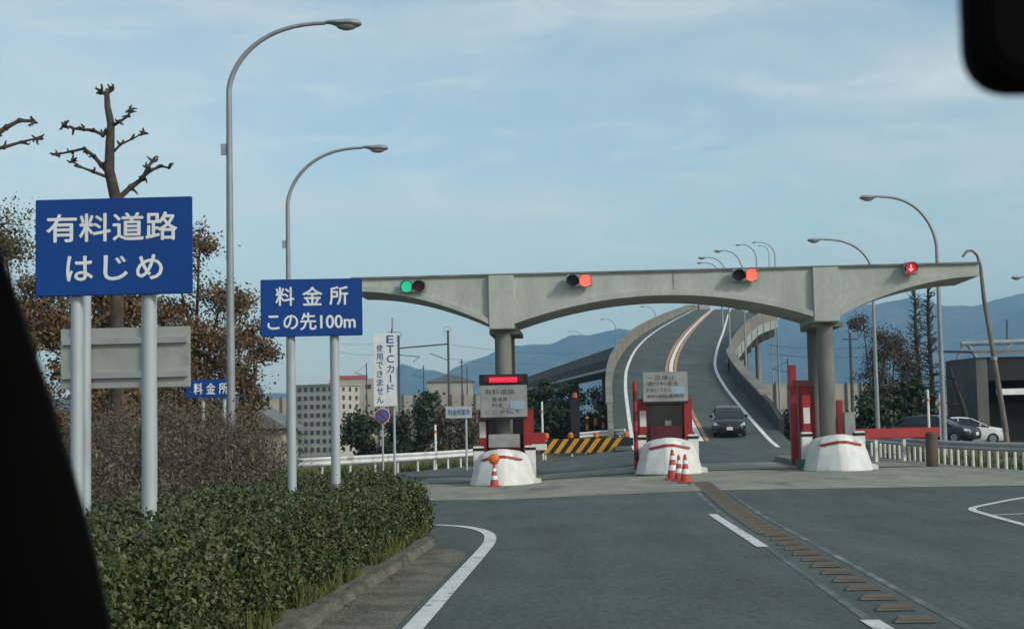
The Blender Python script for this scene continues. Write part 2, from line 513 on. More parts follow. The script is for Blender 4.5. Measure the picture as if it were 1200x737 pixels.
def text(lines, mat, parent, loc=(0, 0, 0), name='lettering', ext=0.004, bold=0.0):
    """lines: (string, x, z, height, width or None) in the plane facing -Y; one mesh"""
    mb = MB()
    for st, x, z, h, wd in lines:
        cu = bpy.data.curves.new('t', 'FONT')
        cu.body = st
        cu.size = 1
        cu.align_x = 'CENTER'
        cu.align_y = 'CENTER'
        cu.extrude = 0.0
        cu.resolution_u = 3
        o = bpy.data.objects.new('t', cu)
        C.objects.link(o)
        bpy.context.view_layer.update()
        me = bpy.data.meshes.new_from_object(o.evaluated_get(bpy.context.evaluated_depsgraph_get()))
        bpy.data.objects.remove(o)
        vv = [v.co.copy() for v in me.vertices]
        if not vv:
            continue
        x0, x1 = min(v.x for v in vv), max(v.x for v in vv)
        z0, z1 = min(v.y for v in vv), max(v.y for v in vv)
        k = h / max(z1 - z0, 1e-3)
        kx = k if wd is None else wd / max(x1 - x0, 1e-3)
        cx, cz = (x0 + x1) / 2, (z0 + z1) / 2
        pts0 = [(x + (v.x - cx) * kx, 0, z + (v.y - cz) * k) for v in vv]
        fs = [tuple(p.vertices) for p in me.polygons]
        n = len(pts0)
        bb = bold * k
        for li, (ox, oz) in enumerate(((bb, 0), (-bb, 0), (0, bb), (0, -bb)) if bold else ()):
            mb.add([(a + ox, .0006 * (li + 1), c + oz) for a, b, c in pts0], fs)
        pts = pts0
        mb.add(pts, fs)
        # side walls so the letters have thickness
        ed = {}
        for f in fs:
            for i in range(len(f)):
                e = (f[i], f[(i + 1) % len(f)])
                ed[tuple(sorted(e))] = ed.get(tuple(sorted(e)), 0) + 1
        back = [(a, ext, c) for a, b, c in pts]
        o2 = len(mb.v)
        mb.add(back, [])
        base = o2 - n
        for (a, b), cnt in ed.items():
            if cnt == 1:
                mb.f.append((base + a, base + b, o2 + b, o2 + a))
                mb.mi.append(0)
        bpy.data.meshes.remove(me)
        bpy.data.curves.remove(cu)
    me = bpy.data.meshes.new(name)
    me.from_pydata(mb.v, [], mb.f)
    me.materials.append(mat)
    o = bpy.data.objects.new(name, me)
    C.objects.link(o)
    o.parent = parent
    o.location = loc
    return o

def catmull(xs, ys, x):
    if x <= xs[0]: return ys[0] + (x - xs[0]) * (ys[1] - ys[0]) / (xs[1] - xs[0])
    if x >= xs[-1]: return ys[-1] + (x - xs[-1]) * (ys[-1] - ys[-2]) / (xs[-1] - xs[-2])
    i = max(k for k in range(len(xs) - 1) if xs[k] <= x)
    h = xs[i + 1] - xs[i]
    t = (x - xs[i]) / h
    def sl(j):
        if j == 0: return (ys[1] - ys[0]) / (xs[1] - xs[0])
        if j == len(xs) - 1: return (ys[-1] - ys[-2]) / (xs[-1] - xs[-2])
        return (ys[j + 1] - ys[j - 1]) / (xs[j + 1] - xs[j - 1])
    m0, m1 = sl(i) * h, sl(i + 1) * h
    return (2 * t**3 - 3 * t**2 + 1) * ys[i] + (t**3 - 2 * t**2 + t) * m0 + (-2 * t**3 + 3 * t**2) * ys[i + 1] + (t**3 - t**2) * m1

# ------------------------------------------------------------------ ground, roads
def axis(lims):
    a = []
    for lo, hi, st in lims:
        a += list(np.arange(lo, hi, st))
    return a
gx = axis([(-7000, -1500, 900), (-1500, -200, 130), (-200, -40, 12), (-40, 40, 2), (40, 200, 12), (200, 1500, 130), (1500, 7001, 900)])
gy = axis([(-1400, -200, 400), (-200, -10, 20), (-10, 130, 2), (130, 260, 8), (260, 1500, 100), (1500, 6001, 900)])
mb = MB()
def in_plaza(x, y):
    return -34 < x < 45 and -12 < y < 92
mb.v = [(x, y, zg(x, y) - (0.05 if in_plaza(x, y) else 0)) for y in gy for x in gx]
nx = len(gx)
mb.f = [(j * nx + i, j * nx + i + 1, (j + 1) * nx + i + 1, (j + 1) * nx + i) for j in range(len(gy) - 1) for i in range(nx - 1)]
mb.mi = [0] * len(mb.f)
struct(mb.build('ground', M_ground))

def rows_sheet(name, ys, fL, fR, off, n, mat, zf=zg):
    m = MB()
    for y in ys:
        a, b = fL(y), fR(y)
        for k in range(n + 1):
            x = a + (b - a) * k / n
            m.v.append((x, y, zf(x, y) + off))
    for j in range(len(ys) - 1):
        for k in range(n):
            q = j * (n + 1) + k
            m.f.append((q, q + 1, q + n + 2, q + n + 1))
            m.mi.append(0)
    return m.build(name, mat)
def pl(ps):
    ys = [p[1] for p in ps]
    xs = [p[0] for p in ps]
    return lambda y: float(np.interp(y, ys, xs))
plazaL = pl([(-6, -12), (-6, 24.9), (-32, 25), (-32, 36), (-13, 50), (-8.6, 56.5), (-4, 66), (-1.6, 74), (1.2, 79), (5.6, 79.5)])
plazaR = pl([(15, -12), (15.6, 30), (14.9, 43), (13.7, 58), (13.6, 66), (14.3, 79.5)])
struct(rows_sheet('road', list(np.arange(-12, 24.9, 1.0)) + [24.9, 25] + list(np.arange(26, 79.6, 0.75)), plazaL, plazaR, 0.0, 60, M_asph))

# gate frame: u to the right across the lanes, v forward along the road
A = R(2.9)
O1 = G(587, 570)
def gate(u, v, z=0):
    return Vector((O1.x + u * math.cos(A) + v * math.sin(A), O1.y - u * math.sin(A) + v * math.cos(A), z))
def gz(u, v):
    p = gate(u, v)
    return zg(p.x, p.y)
# concrete apron through the gate
m = MB()
us = np.linspace(-3.2, 15.8, 40)
vv_ = np.linspace(-8.6, 9.5, 34)
for v in vv_:
    for u in us:
        vv2 = v
        if v == vv_[0]:
            vv2 = v - .02 * u
        p = gate(u, vv2)
        if p.x > plazaR(p.y) - .1: p.x = plazaR(p.y) - .1
        m.v.append((p.x, p.y, zg(p.x, p.y) + 0.006))
for j in range(len(vv_) - 1):
    for i in range(len(us) - 1):
        q = j * 40 + i
        m.f.append((q, q + 1, q + 41, q + 40))
        m.mi.append(0)
struct(m.build('concrete_pavement', M_conc_pave))
# dark strip painted across the lanes for the shade under the gantry
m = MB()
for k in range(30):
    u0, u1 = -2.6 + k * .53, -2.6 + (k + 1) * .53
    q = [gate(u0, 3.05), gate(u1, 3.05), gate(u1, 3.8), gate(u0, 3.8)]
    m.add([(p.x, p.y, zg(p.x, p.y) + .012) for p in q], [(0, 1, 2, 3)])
struct(m.build('gantry_shade_strip', pm('gantry_shade_paint', (0.03, 0.03, 0.03), None, 4, .8)))

def line(path, width, off, mat, name, zf=zg, step=0.6, ext=None):
    """painted strip along ground points"""
    pts = [Vector((p[0], p[1], 0)) for p in path]
    dense = []
    for a, b in zip(pts[:-1], pts[1:]):
        n = max(1, int((b - a).length / step))
        dense += [a + (b - a) * i / n for i in range(n)]
    dense.append(pts[-1])
    mm = MB()
    for i, p in enumerate(dense):
        t = (dense[min(i + 1, len(dense) - 1)] - dense[max(i - 1, 0)]).normalized()
        nrm = Vector((-t.y, t.x, 0)) * width / 2
        for q in (p - nrm, p + nrm):
            mm.v.append((q.x, q.y, zf(q.x, q.y) + off))
    for i in range(len(dense) - 1):
        mm.f.append((2 * i, 2 * i + 1, 2 * i + 3, 2 * i + 2))
        mm.mi.append(0)
    return mm
def g2(px, py, z=0):
    p = G(px, py, z)
    return (p.x, p.y)
def smooth_path(pts, k=6):
    o = []
    n = len(pts)
    ts = list(range(n))
    for i in range((n - 1) * k + 1):
        t = i / k
        o.append((catmull(ts, [p[0] for p in pts], t), catmull(ts, [p[1] for p in pts], t)))
    return o
e0 = g2(484, 737)
e1 = g2(562, 650)
edge = [(e0[0] - (e1[0] - e0[0]) / (e1[1] - e0[1]) * 14, e0[1] - 14), e0, g2(526, 690), e1, g2(574, 634), g2(570, 624), g2(545, 617.5), g2(500, 615), g2(455, 616)]
edge_s = smooth_path(edge, 8)
struct(line(edge_s, 0.19, 0.010, M_paint, 'edge').build('edge_line_marking', M_paint))
m = MB()
for a, b in (((835, 603), (894, 641)), ((1019, 727), (1100, 778))):
    mm = line([g2(*a), g2(*b)], .17, 0.010, None, '')
    m.add(mm.v, mm.f)
struct(m.build('centre_dash_marking', M_paint))
m = MB()
for pth in ([(1290, 575), (1200, 586), (1160, 592), (1139, 597), (1160, 604), (1200, 615), (1300, 643)],):
    mm = line(smooth_path([g2(a, b) for a, b in pth], 6), .15, 0.010, None, '')
    m.add(mm.v, mm.f)
mm = line([g2(1163, 604), g2(1260, 600)], .13, 0.014, None, '')
m.add(mm.v, mm.f)
mm = line([g2(1200, 614), g2(1300, 608)], .13, 0.014, None, '')
m.add(mm.v, mm.f)
struct(m.build('traffic_island_marking', M_paint))
bar0, bar1 = Vector(g2(1072, 729)), Vector(g2(822, 574))
bdir = (bar1 - bar0).normalized()
bn = Vector((-bdir.y, bdir.x))
m = MB()
for s_ in (-.36, .36):
    mm = line([bar0 - bdir * 6 + bn * s_, bar1 + bn * s_], .09, 0.004, None, '')
    m.add(mm.v, mm.f)
struct(m.build('worn_guide_marking', M_paint_worn))
mm = line([bar0 + bdir * 11, bar1], .46, 0.009, None, '')
struct(mm.build('worn_brown_marking', pm('worn_brown', (0.125, 0.108, 0.085), (0.085, 0.08, 0.07), 3, .85, stain=(.064, .078, .076), stain_scale=3, stain_lo=.5, stain_hi=.65)))
mm = line([gate(-2.6, -8.95)[:2], gate(15.6, -8.7)[:2]], .10, 0.011, None, '')
# right edge line by the guardrail
mm = line([(plazaR(y) - .45, y) for y in np.arange(20, 79, 2.0)], .15, 0.012, None, '')
struct(mm.build('right_edge_marking', M_paint))

# rumble bars
proto = None
nbar = int((bar1 - bar0).length / .88) + 1
for i in range(-3, nbar):
    p = bar0 + bdir * (.88 * i)
    if proto is None:
        b = MB()
        w2, l2 = .185, .07
        b.loft([[(-w2, -l2, 0), (w2, -l2, 0), (w2, l2, 0), (-w2, l2, 0)], [(-w2 * .96, -l2 * .9, .014), (w2 * .96, -l2 * .9, .014), (w2 * .96, l2 * .9, .014), (-w2 * .96, l2 * .9, .014)],
                [(-w2 * .72, -l2 * .45, .048), (w2 * .72, -l2 * .45, .048), (w2 * .72, l2 * .45, .048), (-w2 * .72, l2 * .45, .048)]])
        o = b.build('rumble_bar', M_barw)
        f = MB()
        f.add([(-w2 * .8, -l2 * .78, .022), (w2 * .8, -l2 * .78, .022), (w2 * .66, -l2 * .47, .047), (-w2 * .66, -l2 * .47, .047),
               (-w2 * .8, -l2 * .78 - .006, .024), (w2 * .8, -l2 * .78 - .006, .024), (w2 * .66, -l2 * .47 - .006, .050), (-w2 * .66, -l2 * .47 - .006, .050)],
              [(0, 1, 2, 3), (4, 7, 6, 5), (0, 4, 5, 1), (1, 5, 6, 2), (2, 6, 7, 3), (3, 7, 4, 0)])
        f.build('reflector', M_bar, o)
        tag(o, 'low rusty rumble bar in the row down the middle of the approach road', 'rumble bar', 'rumble bars down the centre line')
        proto = o
    else:
        o = copy_tree(proto)
    o.location = (p.x, p.y, zg(p.x, p.y) + .008)
    o.rotation_euler = (0, 0, math.atan2(bdir.y, bdir.x) - math.pi / 2)

# verge: kerb with hedge bed behind, dirty gutter in front
kb = [g2(352, 737), g2(428, 684), g2(478, 655), g2(503, 640)]
k0 = kb[0]
kslope = (kb[2][0] - kb[0][0]) / (kb[2][1] - kb[0][1])
kx = lambda y: kb[0][0] + kslope * (y - kb[0][1])
YE = 24.6
kpath = [(kx(-8), -8), (kx(8), 8), (kx(16), 16), (kx(YE - 1.6), YE - 1.6), (kx(YE) - .25, YE - .45), (kx(YE) - 1.0, YE), (-6, YE + .2), (-14, YE + .2)]
ks = smooth_path(kpath, 8)
m = MB()
rings = []
for i, p in enumerate(ks):
    a, b = ks[max(0, i - 1)], ks[min(len(ks) - 1, i + 1)]
    t = Vector((b[0] - a[0], b[1] - a[1], 0)).normalized()
    n_ = Vector((t.y, -t.x, 0))
    q = Vector((p[0], p[1], 0))
    rings.append([q + n_ * (.10 + .012 * math.sin(i * 3.7)), q + n_ * (.07 + .015 * math.sin(i * 2.3)) + Vector((0, 0, .075 + .012 * math.sin(i * 5.1))), q + n_ * .04 + Vector((0, 0, .10 + .01 * math.sin(i * 4.3))), q - n_ * .09 + Vector((0, 0, .10)), q - n_ * .09])
m.loft(rings)
struct(m.build('kerb', M_kerb))
m = MB()
m.loft([[(p[0] - .05, p[1] - (.06 if p[0] < kx(YE) - .3 else 0), .10), (-16, p[1] - .06, .10)] for p in ks[:-14]], closed=False, cap=False)
struct(m.build('verge_soil', M_dirt))
struct(rows_sheet('gutter_dirt', list(np.arange(-6, 23.6, .8)), lambda y: kx(y) + .07, lambda y: float(np.interp(y, [p[1] for p in edge[:5]], [p[0] for p in edge[:5]])) - .17 - .5 * ss(21.5, 24, y), 0.005, 8, M_dirt))

# ------------------------------------------------------------------ ramp
rr = [(74, 744, 912, 527), (83, 741, 899, 514), (95, 736, 870, 480.5), (108, 733, 848, 452), (122, 735, 838, 430), (137, 745, 841, 409), (160, 762, 847, 392), (195, 783, 851, 378.5), (250, 803, 854, 368), (310, 817, 858, 362.5), (380, 832, 868, 367), (460, 850, 880, 384)]
rd = [r[0] for r in rr]
rl = [P(r[1], r[3], r[0]).x for r in rr]
rR = [P(r[2], r[3], r[0]).x for r in rr]
rz_ = [P((r[1] + r[2]) / 2, r[3], r[0]).z for r in rr]
rz_[0] = zg(10, 74)
def ramp(d):
    return catmull(rd, rl, d), catmull(rd, rR, d), catmull(rd, rz_, d)
ds = list(np.arange(74, 150, 1.5)) + list(np.arange(150, 461, 4.0))
def rnorm(d):
    a, b = ramp(d - 1), ramp(d + 1)
    t = Vector(((a[0] - b[0] + a[1] - b[1]) / -2, 2, 0)).normalized()
    return Vector((t.y, -t.x, 0))         # to the right
def rpt(d, side, off, dz=0):
    a = ramp(d)
    n = rnorm(d)
    x = a[0] if side < 0 else (a[1] if side > 0 else (a[0] + a[1]) / 2)
    return Vector((x, d, a[2] + dz)) + n * off
m = MB()
m.loft([[rpt(d, -1, -.95, .006), rpt(d, -1, 0, .006), rpt(d, -1, 1.2, .006), rpt(d, 0, -.6, .006), rpt(d, 0, .6, .006), rpt(d, 1, -1.2, .006), rpt(d, 1, 0, .006), rpt(d, 1, .95, .006)] for d in ds], closed=False, cap=False)
struct(m.build('ramp_road', M_asph))
m = MB()
for side in (-1, 1):
    m.loft([[rpt(d, side, -.11, .018), rpt(d, side, .11, .018)] for d in ds], closed=False, cap=False)
m.loft([[rpt(d, 0, -.15, .018), rpt(d, 0, .15, .018)] for d in ds if d > 80], closed=False, cap=False)
struct(m.build('ramp_white_marking', pm('ramp_paint', (0.80, 0.80, 0.76), (0.70, 0.70, 0.67), 1.0, 0.7)))
m = MB()
for s_ in (-.34, .34):
    m.loft([[rpt(d, 0, s_ - .11, .018), rpt(d, 0, s_ + .11, .018)] for d in ds if d > 80], closed=False, cap=False)
struct(m.build('ramp_orange_marking', M_paint_or))
def wall(name, side, mat, d0, h, label):
    m = MB()
    dd = [d for d in ds if d0 <= d <= (124 if side > 0 else 999)]
    rings = []
    for d in dd:
        hh = h * (0.55 + 0.45 * ss(d0, d0 + 6, d))
        i = rpt(d, side, side * .95)
        o = rpt(d, side, side * 1.3)
        t = rpt(d, side, side * 1.0, hh)
        t2 = rpt(d, side, side * 1.28, hh)
        zb = zg(o.x, o.y) - .3 if d < 175 else o.z - 1.8
        rings.append([i, t, t2, Vector((o.x, o.y, zb)), Vector((i.x, i.y, zb))])
    m.loft(rings)
    # vertical joints and coping
    cw = 1.36 if side < 0 else 1.6
    cop = [[rpt(d, side, side * .93, h), rpt(d, side, side * .93, h + .14), rpt(d, side, side * cw, h + .14), rpt(d, side, side * cw, h)] for d in dd if d > d0 + 7]
    root = m.build(name, mat)
    mm = MB().loft(cop)
    mm.build('coping', M_para, root)
    tag(root, label, 'parapet wall')
    return root
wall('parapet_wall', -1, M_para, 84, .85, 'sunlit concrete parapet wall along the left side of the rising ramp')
wall('parapet_wall', 1, M_dpara, 85, 1.05, 'parapet wall with shade painted dark, curving along the right side of the rising ramp')
# underside of the far deck
m = MB()
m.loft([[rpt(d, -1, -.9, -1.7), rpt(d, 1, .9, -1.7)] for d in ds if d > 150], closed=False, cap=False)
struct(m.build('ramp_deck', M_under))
root = thing('bridge_piers', 'concrete piers under the far deck of the ramp', 'bridge pier') if False else None

# end pillar at the crest
b = MB()
p = P(825, 366, 318)
b.box((0, 0, 1.4), (2.3, 2.3, 3.0), bev=.1)
o = b.build('end_pillar', pm('pinkish_concrete', (0.40, 0.35, 0.33), None, .5, .85), loc=(p.x, p.y, p.z - .4))
MB().box((0, 0, 3.05), (2.7, 2.7, .35), bev=.05).build('cap_stone', M_para, o)
tag(o, 'pale square end pillar standing at the top of the ramp', 'pillar')

# pale green side lane that widens the ramp to the right
sb = [(853, 426, 117), (855, 411, 123.5), (861, 396, 131), (873, 381, 144), (889, 368.5, 163), (906, 364.5, 186), (908, 363.5, 205), (896, 361.5, 260), (878, 359.5, 320)]
sp = [P(*q) for q in sb]
kks = list(range(len(sp)))
def sbp(t):
    return Vector((catmull(kks, [q.x for q in sp], t), catmull(kks, [q.y for q in sp], t), catmull(kks, [q.z for q in sp], t)))
def sbn(t):
    d_ = sbp(min(8, t + .05)) - sbp(max(0, t - .05))
    d_.z = 0
    d_.normalize()
    return Vector((d_.y, -d_.x, 0)), d_
root = thing('side_bridge', 'side lane bridge with beige barrier and pale green fascia on brackets, right of the ramp', 'bridge', (sp[0].x, sp[0].y, zg(sp[0].x, sp[0].y)))
off = Vector(root.location)
T = [i * .1 for i in range(81)]
bar, fas, slab, top = [], [], [], []
for t in T:
    n_, d_ = sbn(t)
    p = sbp(t) - off
    Z = lambda h: Vector((0, 0, h))
    bar.append([p - Z(1.25), p + n_ * .02, p - n_ * .22, p - n_ * .26 - Z(1.25)])
    k_ = ss(1.0, 2.6, t)
    fas.append([p + n_ * .10 - Z(1.2 + .95 * k_), p + n_ * .10 - Z(1.2), p - n_ * .3 - Z(1.2), p - n_ * .3 - Z(1.2 + .95 * k_)])
    slab.append([p - n_ * .1 - Z(1.4 + .77 * k_), p - n_ * 2.6 - Z(1.4 + .77 * k_), p - n_ * 2.6 - Z(2.9), p - n_ * 1.3 - Z(2.9)])
    q = sbp(t)
    e = rpt(max(100, q.y), 1, .5, .003)
    f_ = q - n_ * .2 - Z(1.2)
    if f_.x < e.x + .2: f_.x = e.x + .2
    top.append([e - off, f_ - off])
MB().loft(bar).build('barrier_wall', M_para, root)
MB().loft(fas).build('fascia', M_pgreen, root)
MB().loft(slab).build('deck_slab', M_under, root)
MB().loft(top, closed=False, cap=False).build('lane_surface', M_asph, root)
for t in [1.7 + i * .42 for i in range(9)]:
    n_, d_ = sbn(t)
    k_ = ss(1.0, 2.6, t)
    p = sbp(t) - off
    MB().loft([[p + n_ * .11 + d_ * q - Vector((0, 0, 1.2)), p + n_ * .17 + d_ * q - Vector((0, 0, 1.2)), p + n_ * .17 + d_ * q - Vector((0, 0, 1.2 + .95 * k_)), p + n_ * .11 + d_ * q - Vector((0, 0, 1.2 + .95 * k_))] for q in (-.12, .12)]).build('fascia_rib', M_para, root)
    p = p - Vector((0, 0, 1.2 + .98 * k_))
    br = MB()
    br.loft([[p + n_ * .06 + d_ * q, p - n_ * 1.3 + d_ * q, p - n_ * 1.3 + d_ * q - Vector((0, 0, 1.4)), p + n_ * .03 + d_ * q - Vector((0, 0, .9))] for q in (-.45, .45)])
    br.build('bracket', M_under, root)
for t in (2.3, 3.0, 3.7, 4.4, 5.2, 6.4):
    n_, d_ = sbn(t)
    p = sbp(t) - n_ * 2.2
    q = p - off
    MB().tube([(q.x, q.y, zg(p.x, p.y) - .3 - off.z), (q.x, q.y, q.z - 2.5)], .32, 10).build('bridge_pier', M_para, root, smooth=True)

# far viaduct running off to the left behind the ramp
vp = [P(742, 398, 168), P(715, 408, 185), P(680, 420, 215), P(645, 432, 255), P(610, 444, 310), P(570, 456, 390)]
root = thing('viaduct', 'dark viaduct descending to the left behind the ramp', 'viaduct', (vp[0].x, vp[0].y, zg(vp[0].x, vp[0].y)))
off = Vector(root.location)
gird, par, low = [], [], []
for i in range(26):
    t = i / 5
    kk = list(range(6))
    p = Vector([catmull(kk, [q[j] for q in vp], t) for j in range(3)]) - off
    par.append([p, p + Vector((.1, .3, 0)), p + Vector((.1, .3, -1.25)), p - Vector((0, 0, 1.25))])
    gird.append([p - Vector((0, -.1, 1.25)), p + Vector((4, 8, -1.25)), p + Vector((4, 8, -2.6)), p + Vector((.4, .8, -2.6))])
    low.append([p + Vector((-.1, -.2, -2.3)), p + Vector((-.1, .1, -2.3)), p + Vector((-.1, .1, -2.6)), p + Vector((-.1, -.2, -2.6))])
MB().loft(par).build('parapet', pm('viaduct_concrete', (0.125, 0.13, 0.115), (0.085, 0.09, 0.08), .4, .9), root)
MB().loft(gird).build('girder', M_under, root)
MB().loft(low).build('service_pipe', M_pgreen, root)
for t in (.6, 1.6, 2.6, 3.6, 4.6):
    p = Vector([catmull(kk, [q[j] for q in vp], t) for j in range(3)])
    q = p - off
    MB().box((q.x + 2, q.y + 4, (q.z - 2.5 + zg(p.x, p.y) - off.z) / 2), (1.2, 1.6, max(.5, q.z - 2.5 - zg(p.x, p.y) + off.z))).build('pier', M_dpara, root)

# ------------------------------------------------------------------ toll gate
BZ = 6.66
D0 = 2.55           # front face of the beam, metres beyond the island noses
DEP = 3.1
colL, colR = -0.02, 10.33
def under(u):
    """height of the beam's lower edge"""
    hb = .42
    if u < colL - hb:
        t = (colL - hb - u) / 4.4
        return 5.12 + (6.26 - 5.12) * (1 - (1 - t)**1.9)
    if u > colR + hb:
        t = (u - colR - hb) / 4.4
        return 5.12 + (6.26 - 5.12) * (1 - (1 - t)**1.9)
    if colL + hb < u < colR - hb:
        mid, hs = (colL + colR) / 2, (colR - colL) / 2 - hb
        t = (u - mid) / hs
        return 5.90 - .80 * abs(t)**2.0
    return 5.1
gr = thing('gate_gantry', 'arched grey concrete beam on two piers across the toll lanes', 'gantry', gate(0, D0, 0), -A)
uu = [colL - .42 - 4.4 * (1 - i / 20) for i in range(21)] + [colL + .42 + (colR - colL - .84) * i / 40 for i in range(41)] + [colR + .42 + 4.4 * i / 20 for i in range(21)]
poly = [(u, under(u)) for u in uu] + [(uu[-1], BZ), (uu[0], BZ)]
m = MB()
for a, b in zip(uu[:-1], uu[1:]):
    m.add([(a, 0, under(a)), (b, 0, under(b)), (b, 0, BZ), (a, 0, BZ), (a, DEP, under(a)), (b, DEP, under(b)), (b, DEP, BZ), (a, DEP, BZ)],
          [(0, 1, 2, 3), (5, 4, 7, 6), (3, 2, 6, 7), (0, 4, 5, 1)])
m.add([(uu[0], 0, under(uu[0])), (uu[0], 0, BZ), (uu[0], DEP, BZ), (uu[0], DEP, under(uu[0]))], [(0, 1, 2, 3)])
m.add([(uu[-1], 0, under(uu[-1])), (uu[-1], 0, BZ), (uu[-1], DEP, BZ), (uu[-1], DEP, under(uu[-1]))], [(0, 1, 2, 3)])
m.build('beam', M_beam, gr)
m = MB()
for y_, s_ in ((0, -1), (DEP, 1)):
    for seg in (uu[:21], uu[21:62], uu[62:]):
        m.loft([[(u, y_ - .0 * s_, under(u) - .003), (u, y_ + s_ * .14, under(u) - .003), (u, y_ + s_ * .14, under(u) + .17), (u, y_ - .0 * s_, under(u) + .19)] for u in seg])
m.build('arch_rib', M_beam, gr)
MB().box(((uu[0] + uu[-1]) / 2, DEP / 2, BZ + .03), (uu[-1] - uu[0] + .1, DEP + .16, .06)).build('coping', M_col, gr)
MB().box(((colL + colR) / 2 + .35, -.004, (5.9 + BZ) / 2 + .08), (.018, .012, BZ - 6.1)).build('joint', M_under, gr)
for cu in (colL, colR):
    MB().box((cu, DEP / 2, (4.93 + BZ - .004) / 2), (.82, DEP + .34, BZ - .004 - 4.93), bev=.02).build('pier_head', M_beam, gr)
    MB().box((cu + .06, DEP / 2 + .1, 4.86), (.98, DEP - .4, .14)).build('bearing_plate', M_col, gr)
    for cy in (.45, DEP - .45):
        zb = gz(cu, D0 + cy)
        MB().tube([(cu, cy, zb), (cu, cy, 4.8)], .27, 20).build('column', M_col, gr, smooth=True)

# signals on the beam
def signal(px, py, two, lit, label):
    p = P(px, py, gate(0, 0).y + D0 - .35)
    # local frame of the gate
    dx, dy = p.x - gate(0, D0).x, p.y - gate(0, D0).y
    u = dx * math.cos(A) - dy * math.sin(A)
    g = gate(u, D0 - .22, 0)
    o = thing('traffic_signal', label, 'traffic signal', (g.x, g.y, p.z), -A, 'signals on the gantry beam')
    wd = .82 if two else .44
    MB().box((0, .02, 0), (wd, .16, .40), bev=.03).build('housing', M_lamp, o)
    MB().box((0, .16, -.02), (.10, .14, .10)).build('bracket', M_galv, o)
    xs = ((-.2, 0), (.2, 1)) if two else ((0, 1),)
    for x, k in xs:
        on = (k == lit)
        lm = M_black
        if on: lm = M_green_on if lit == 0 else (M_red_on if two else em('signal_red_dim', (.55, .02, .03), .55))
        if two and not on and lit == 0: lm = M_dred
        MB().disc((x, -.07, 0), .175, 'Y', 24, .03).build('lens', lm, o)
        v = MB()
        n = 16
        ring = []
        for yv, r1 in ((-.062, .195), (-.22, .19)):
            ring.append([(x + r1 * math.cos(a), yv, r1 * math.sin(a)) for a in [R(-25) + R(230) * i / n for i in range(n + 1)]] +
                        [(x + (r1 - .012) * math.cos(a), yv, (r1 - .012) * math.sin(a)) for a in [R(205) - R(230) * i / n for i in range(n + 1)]])
        v.loft(ring)
        v.build('visor', M_black, o)
        if not two:
            b = MB()
            b.box((x, -.092, .01), (.045, .016, .18))
            b.add([(x - .09, -.1, -.02), (x, -.1, -.11), (x + .09, -.1, -.02), (x - .09, -.086, -.02), (x, -.086, -.11), (x + .09, -.086, -.02)],
                  [(0, 1, 2), (5, 4, 3), (0, 3, 4, 1), (1, 4, 5, 2), (2, 5, 3, 0)])
            b.build('arrow_sign', em('arrow_pink', (1, .22, .22), 1.5), o)
    if two and lit == 1:
        r = MB()
        for i in range(1):
            r.loft([[(.2 + q * math.cos(2 * math.pi * k / 24), -.087, q * math.sin(2 * math.pi * k / 24)) for k in range(24)] for q in (.175, .193)] , cap=False)
        r.build('lens_rim', M_red_halo, o)
    return o
signal(483, 335, True, 0, 'two lens signal showing green above the left lane')
signal(678.5, 329, True, 1, 'two lens signal showing red above the middle lane, left of the arch crown')
signal(872, 323.5, True, 1, 'two lens signal showing red on the beam left of the right pier')
signal(1063, 316.5, False, 1, 'small single lens red signal near the right tip of the beam')

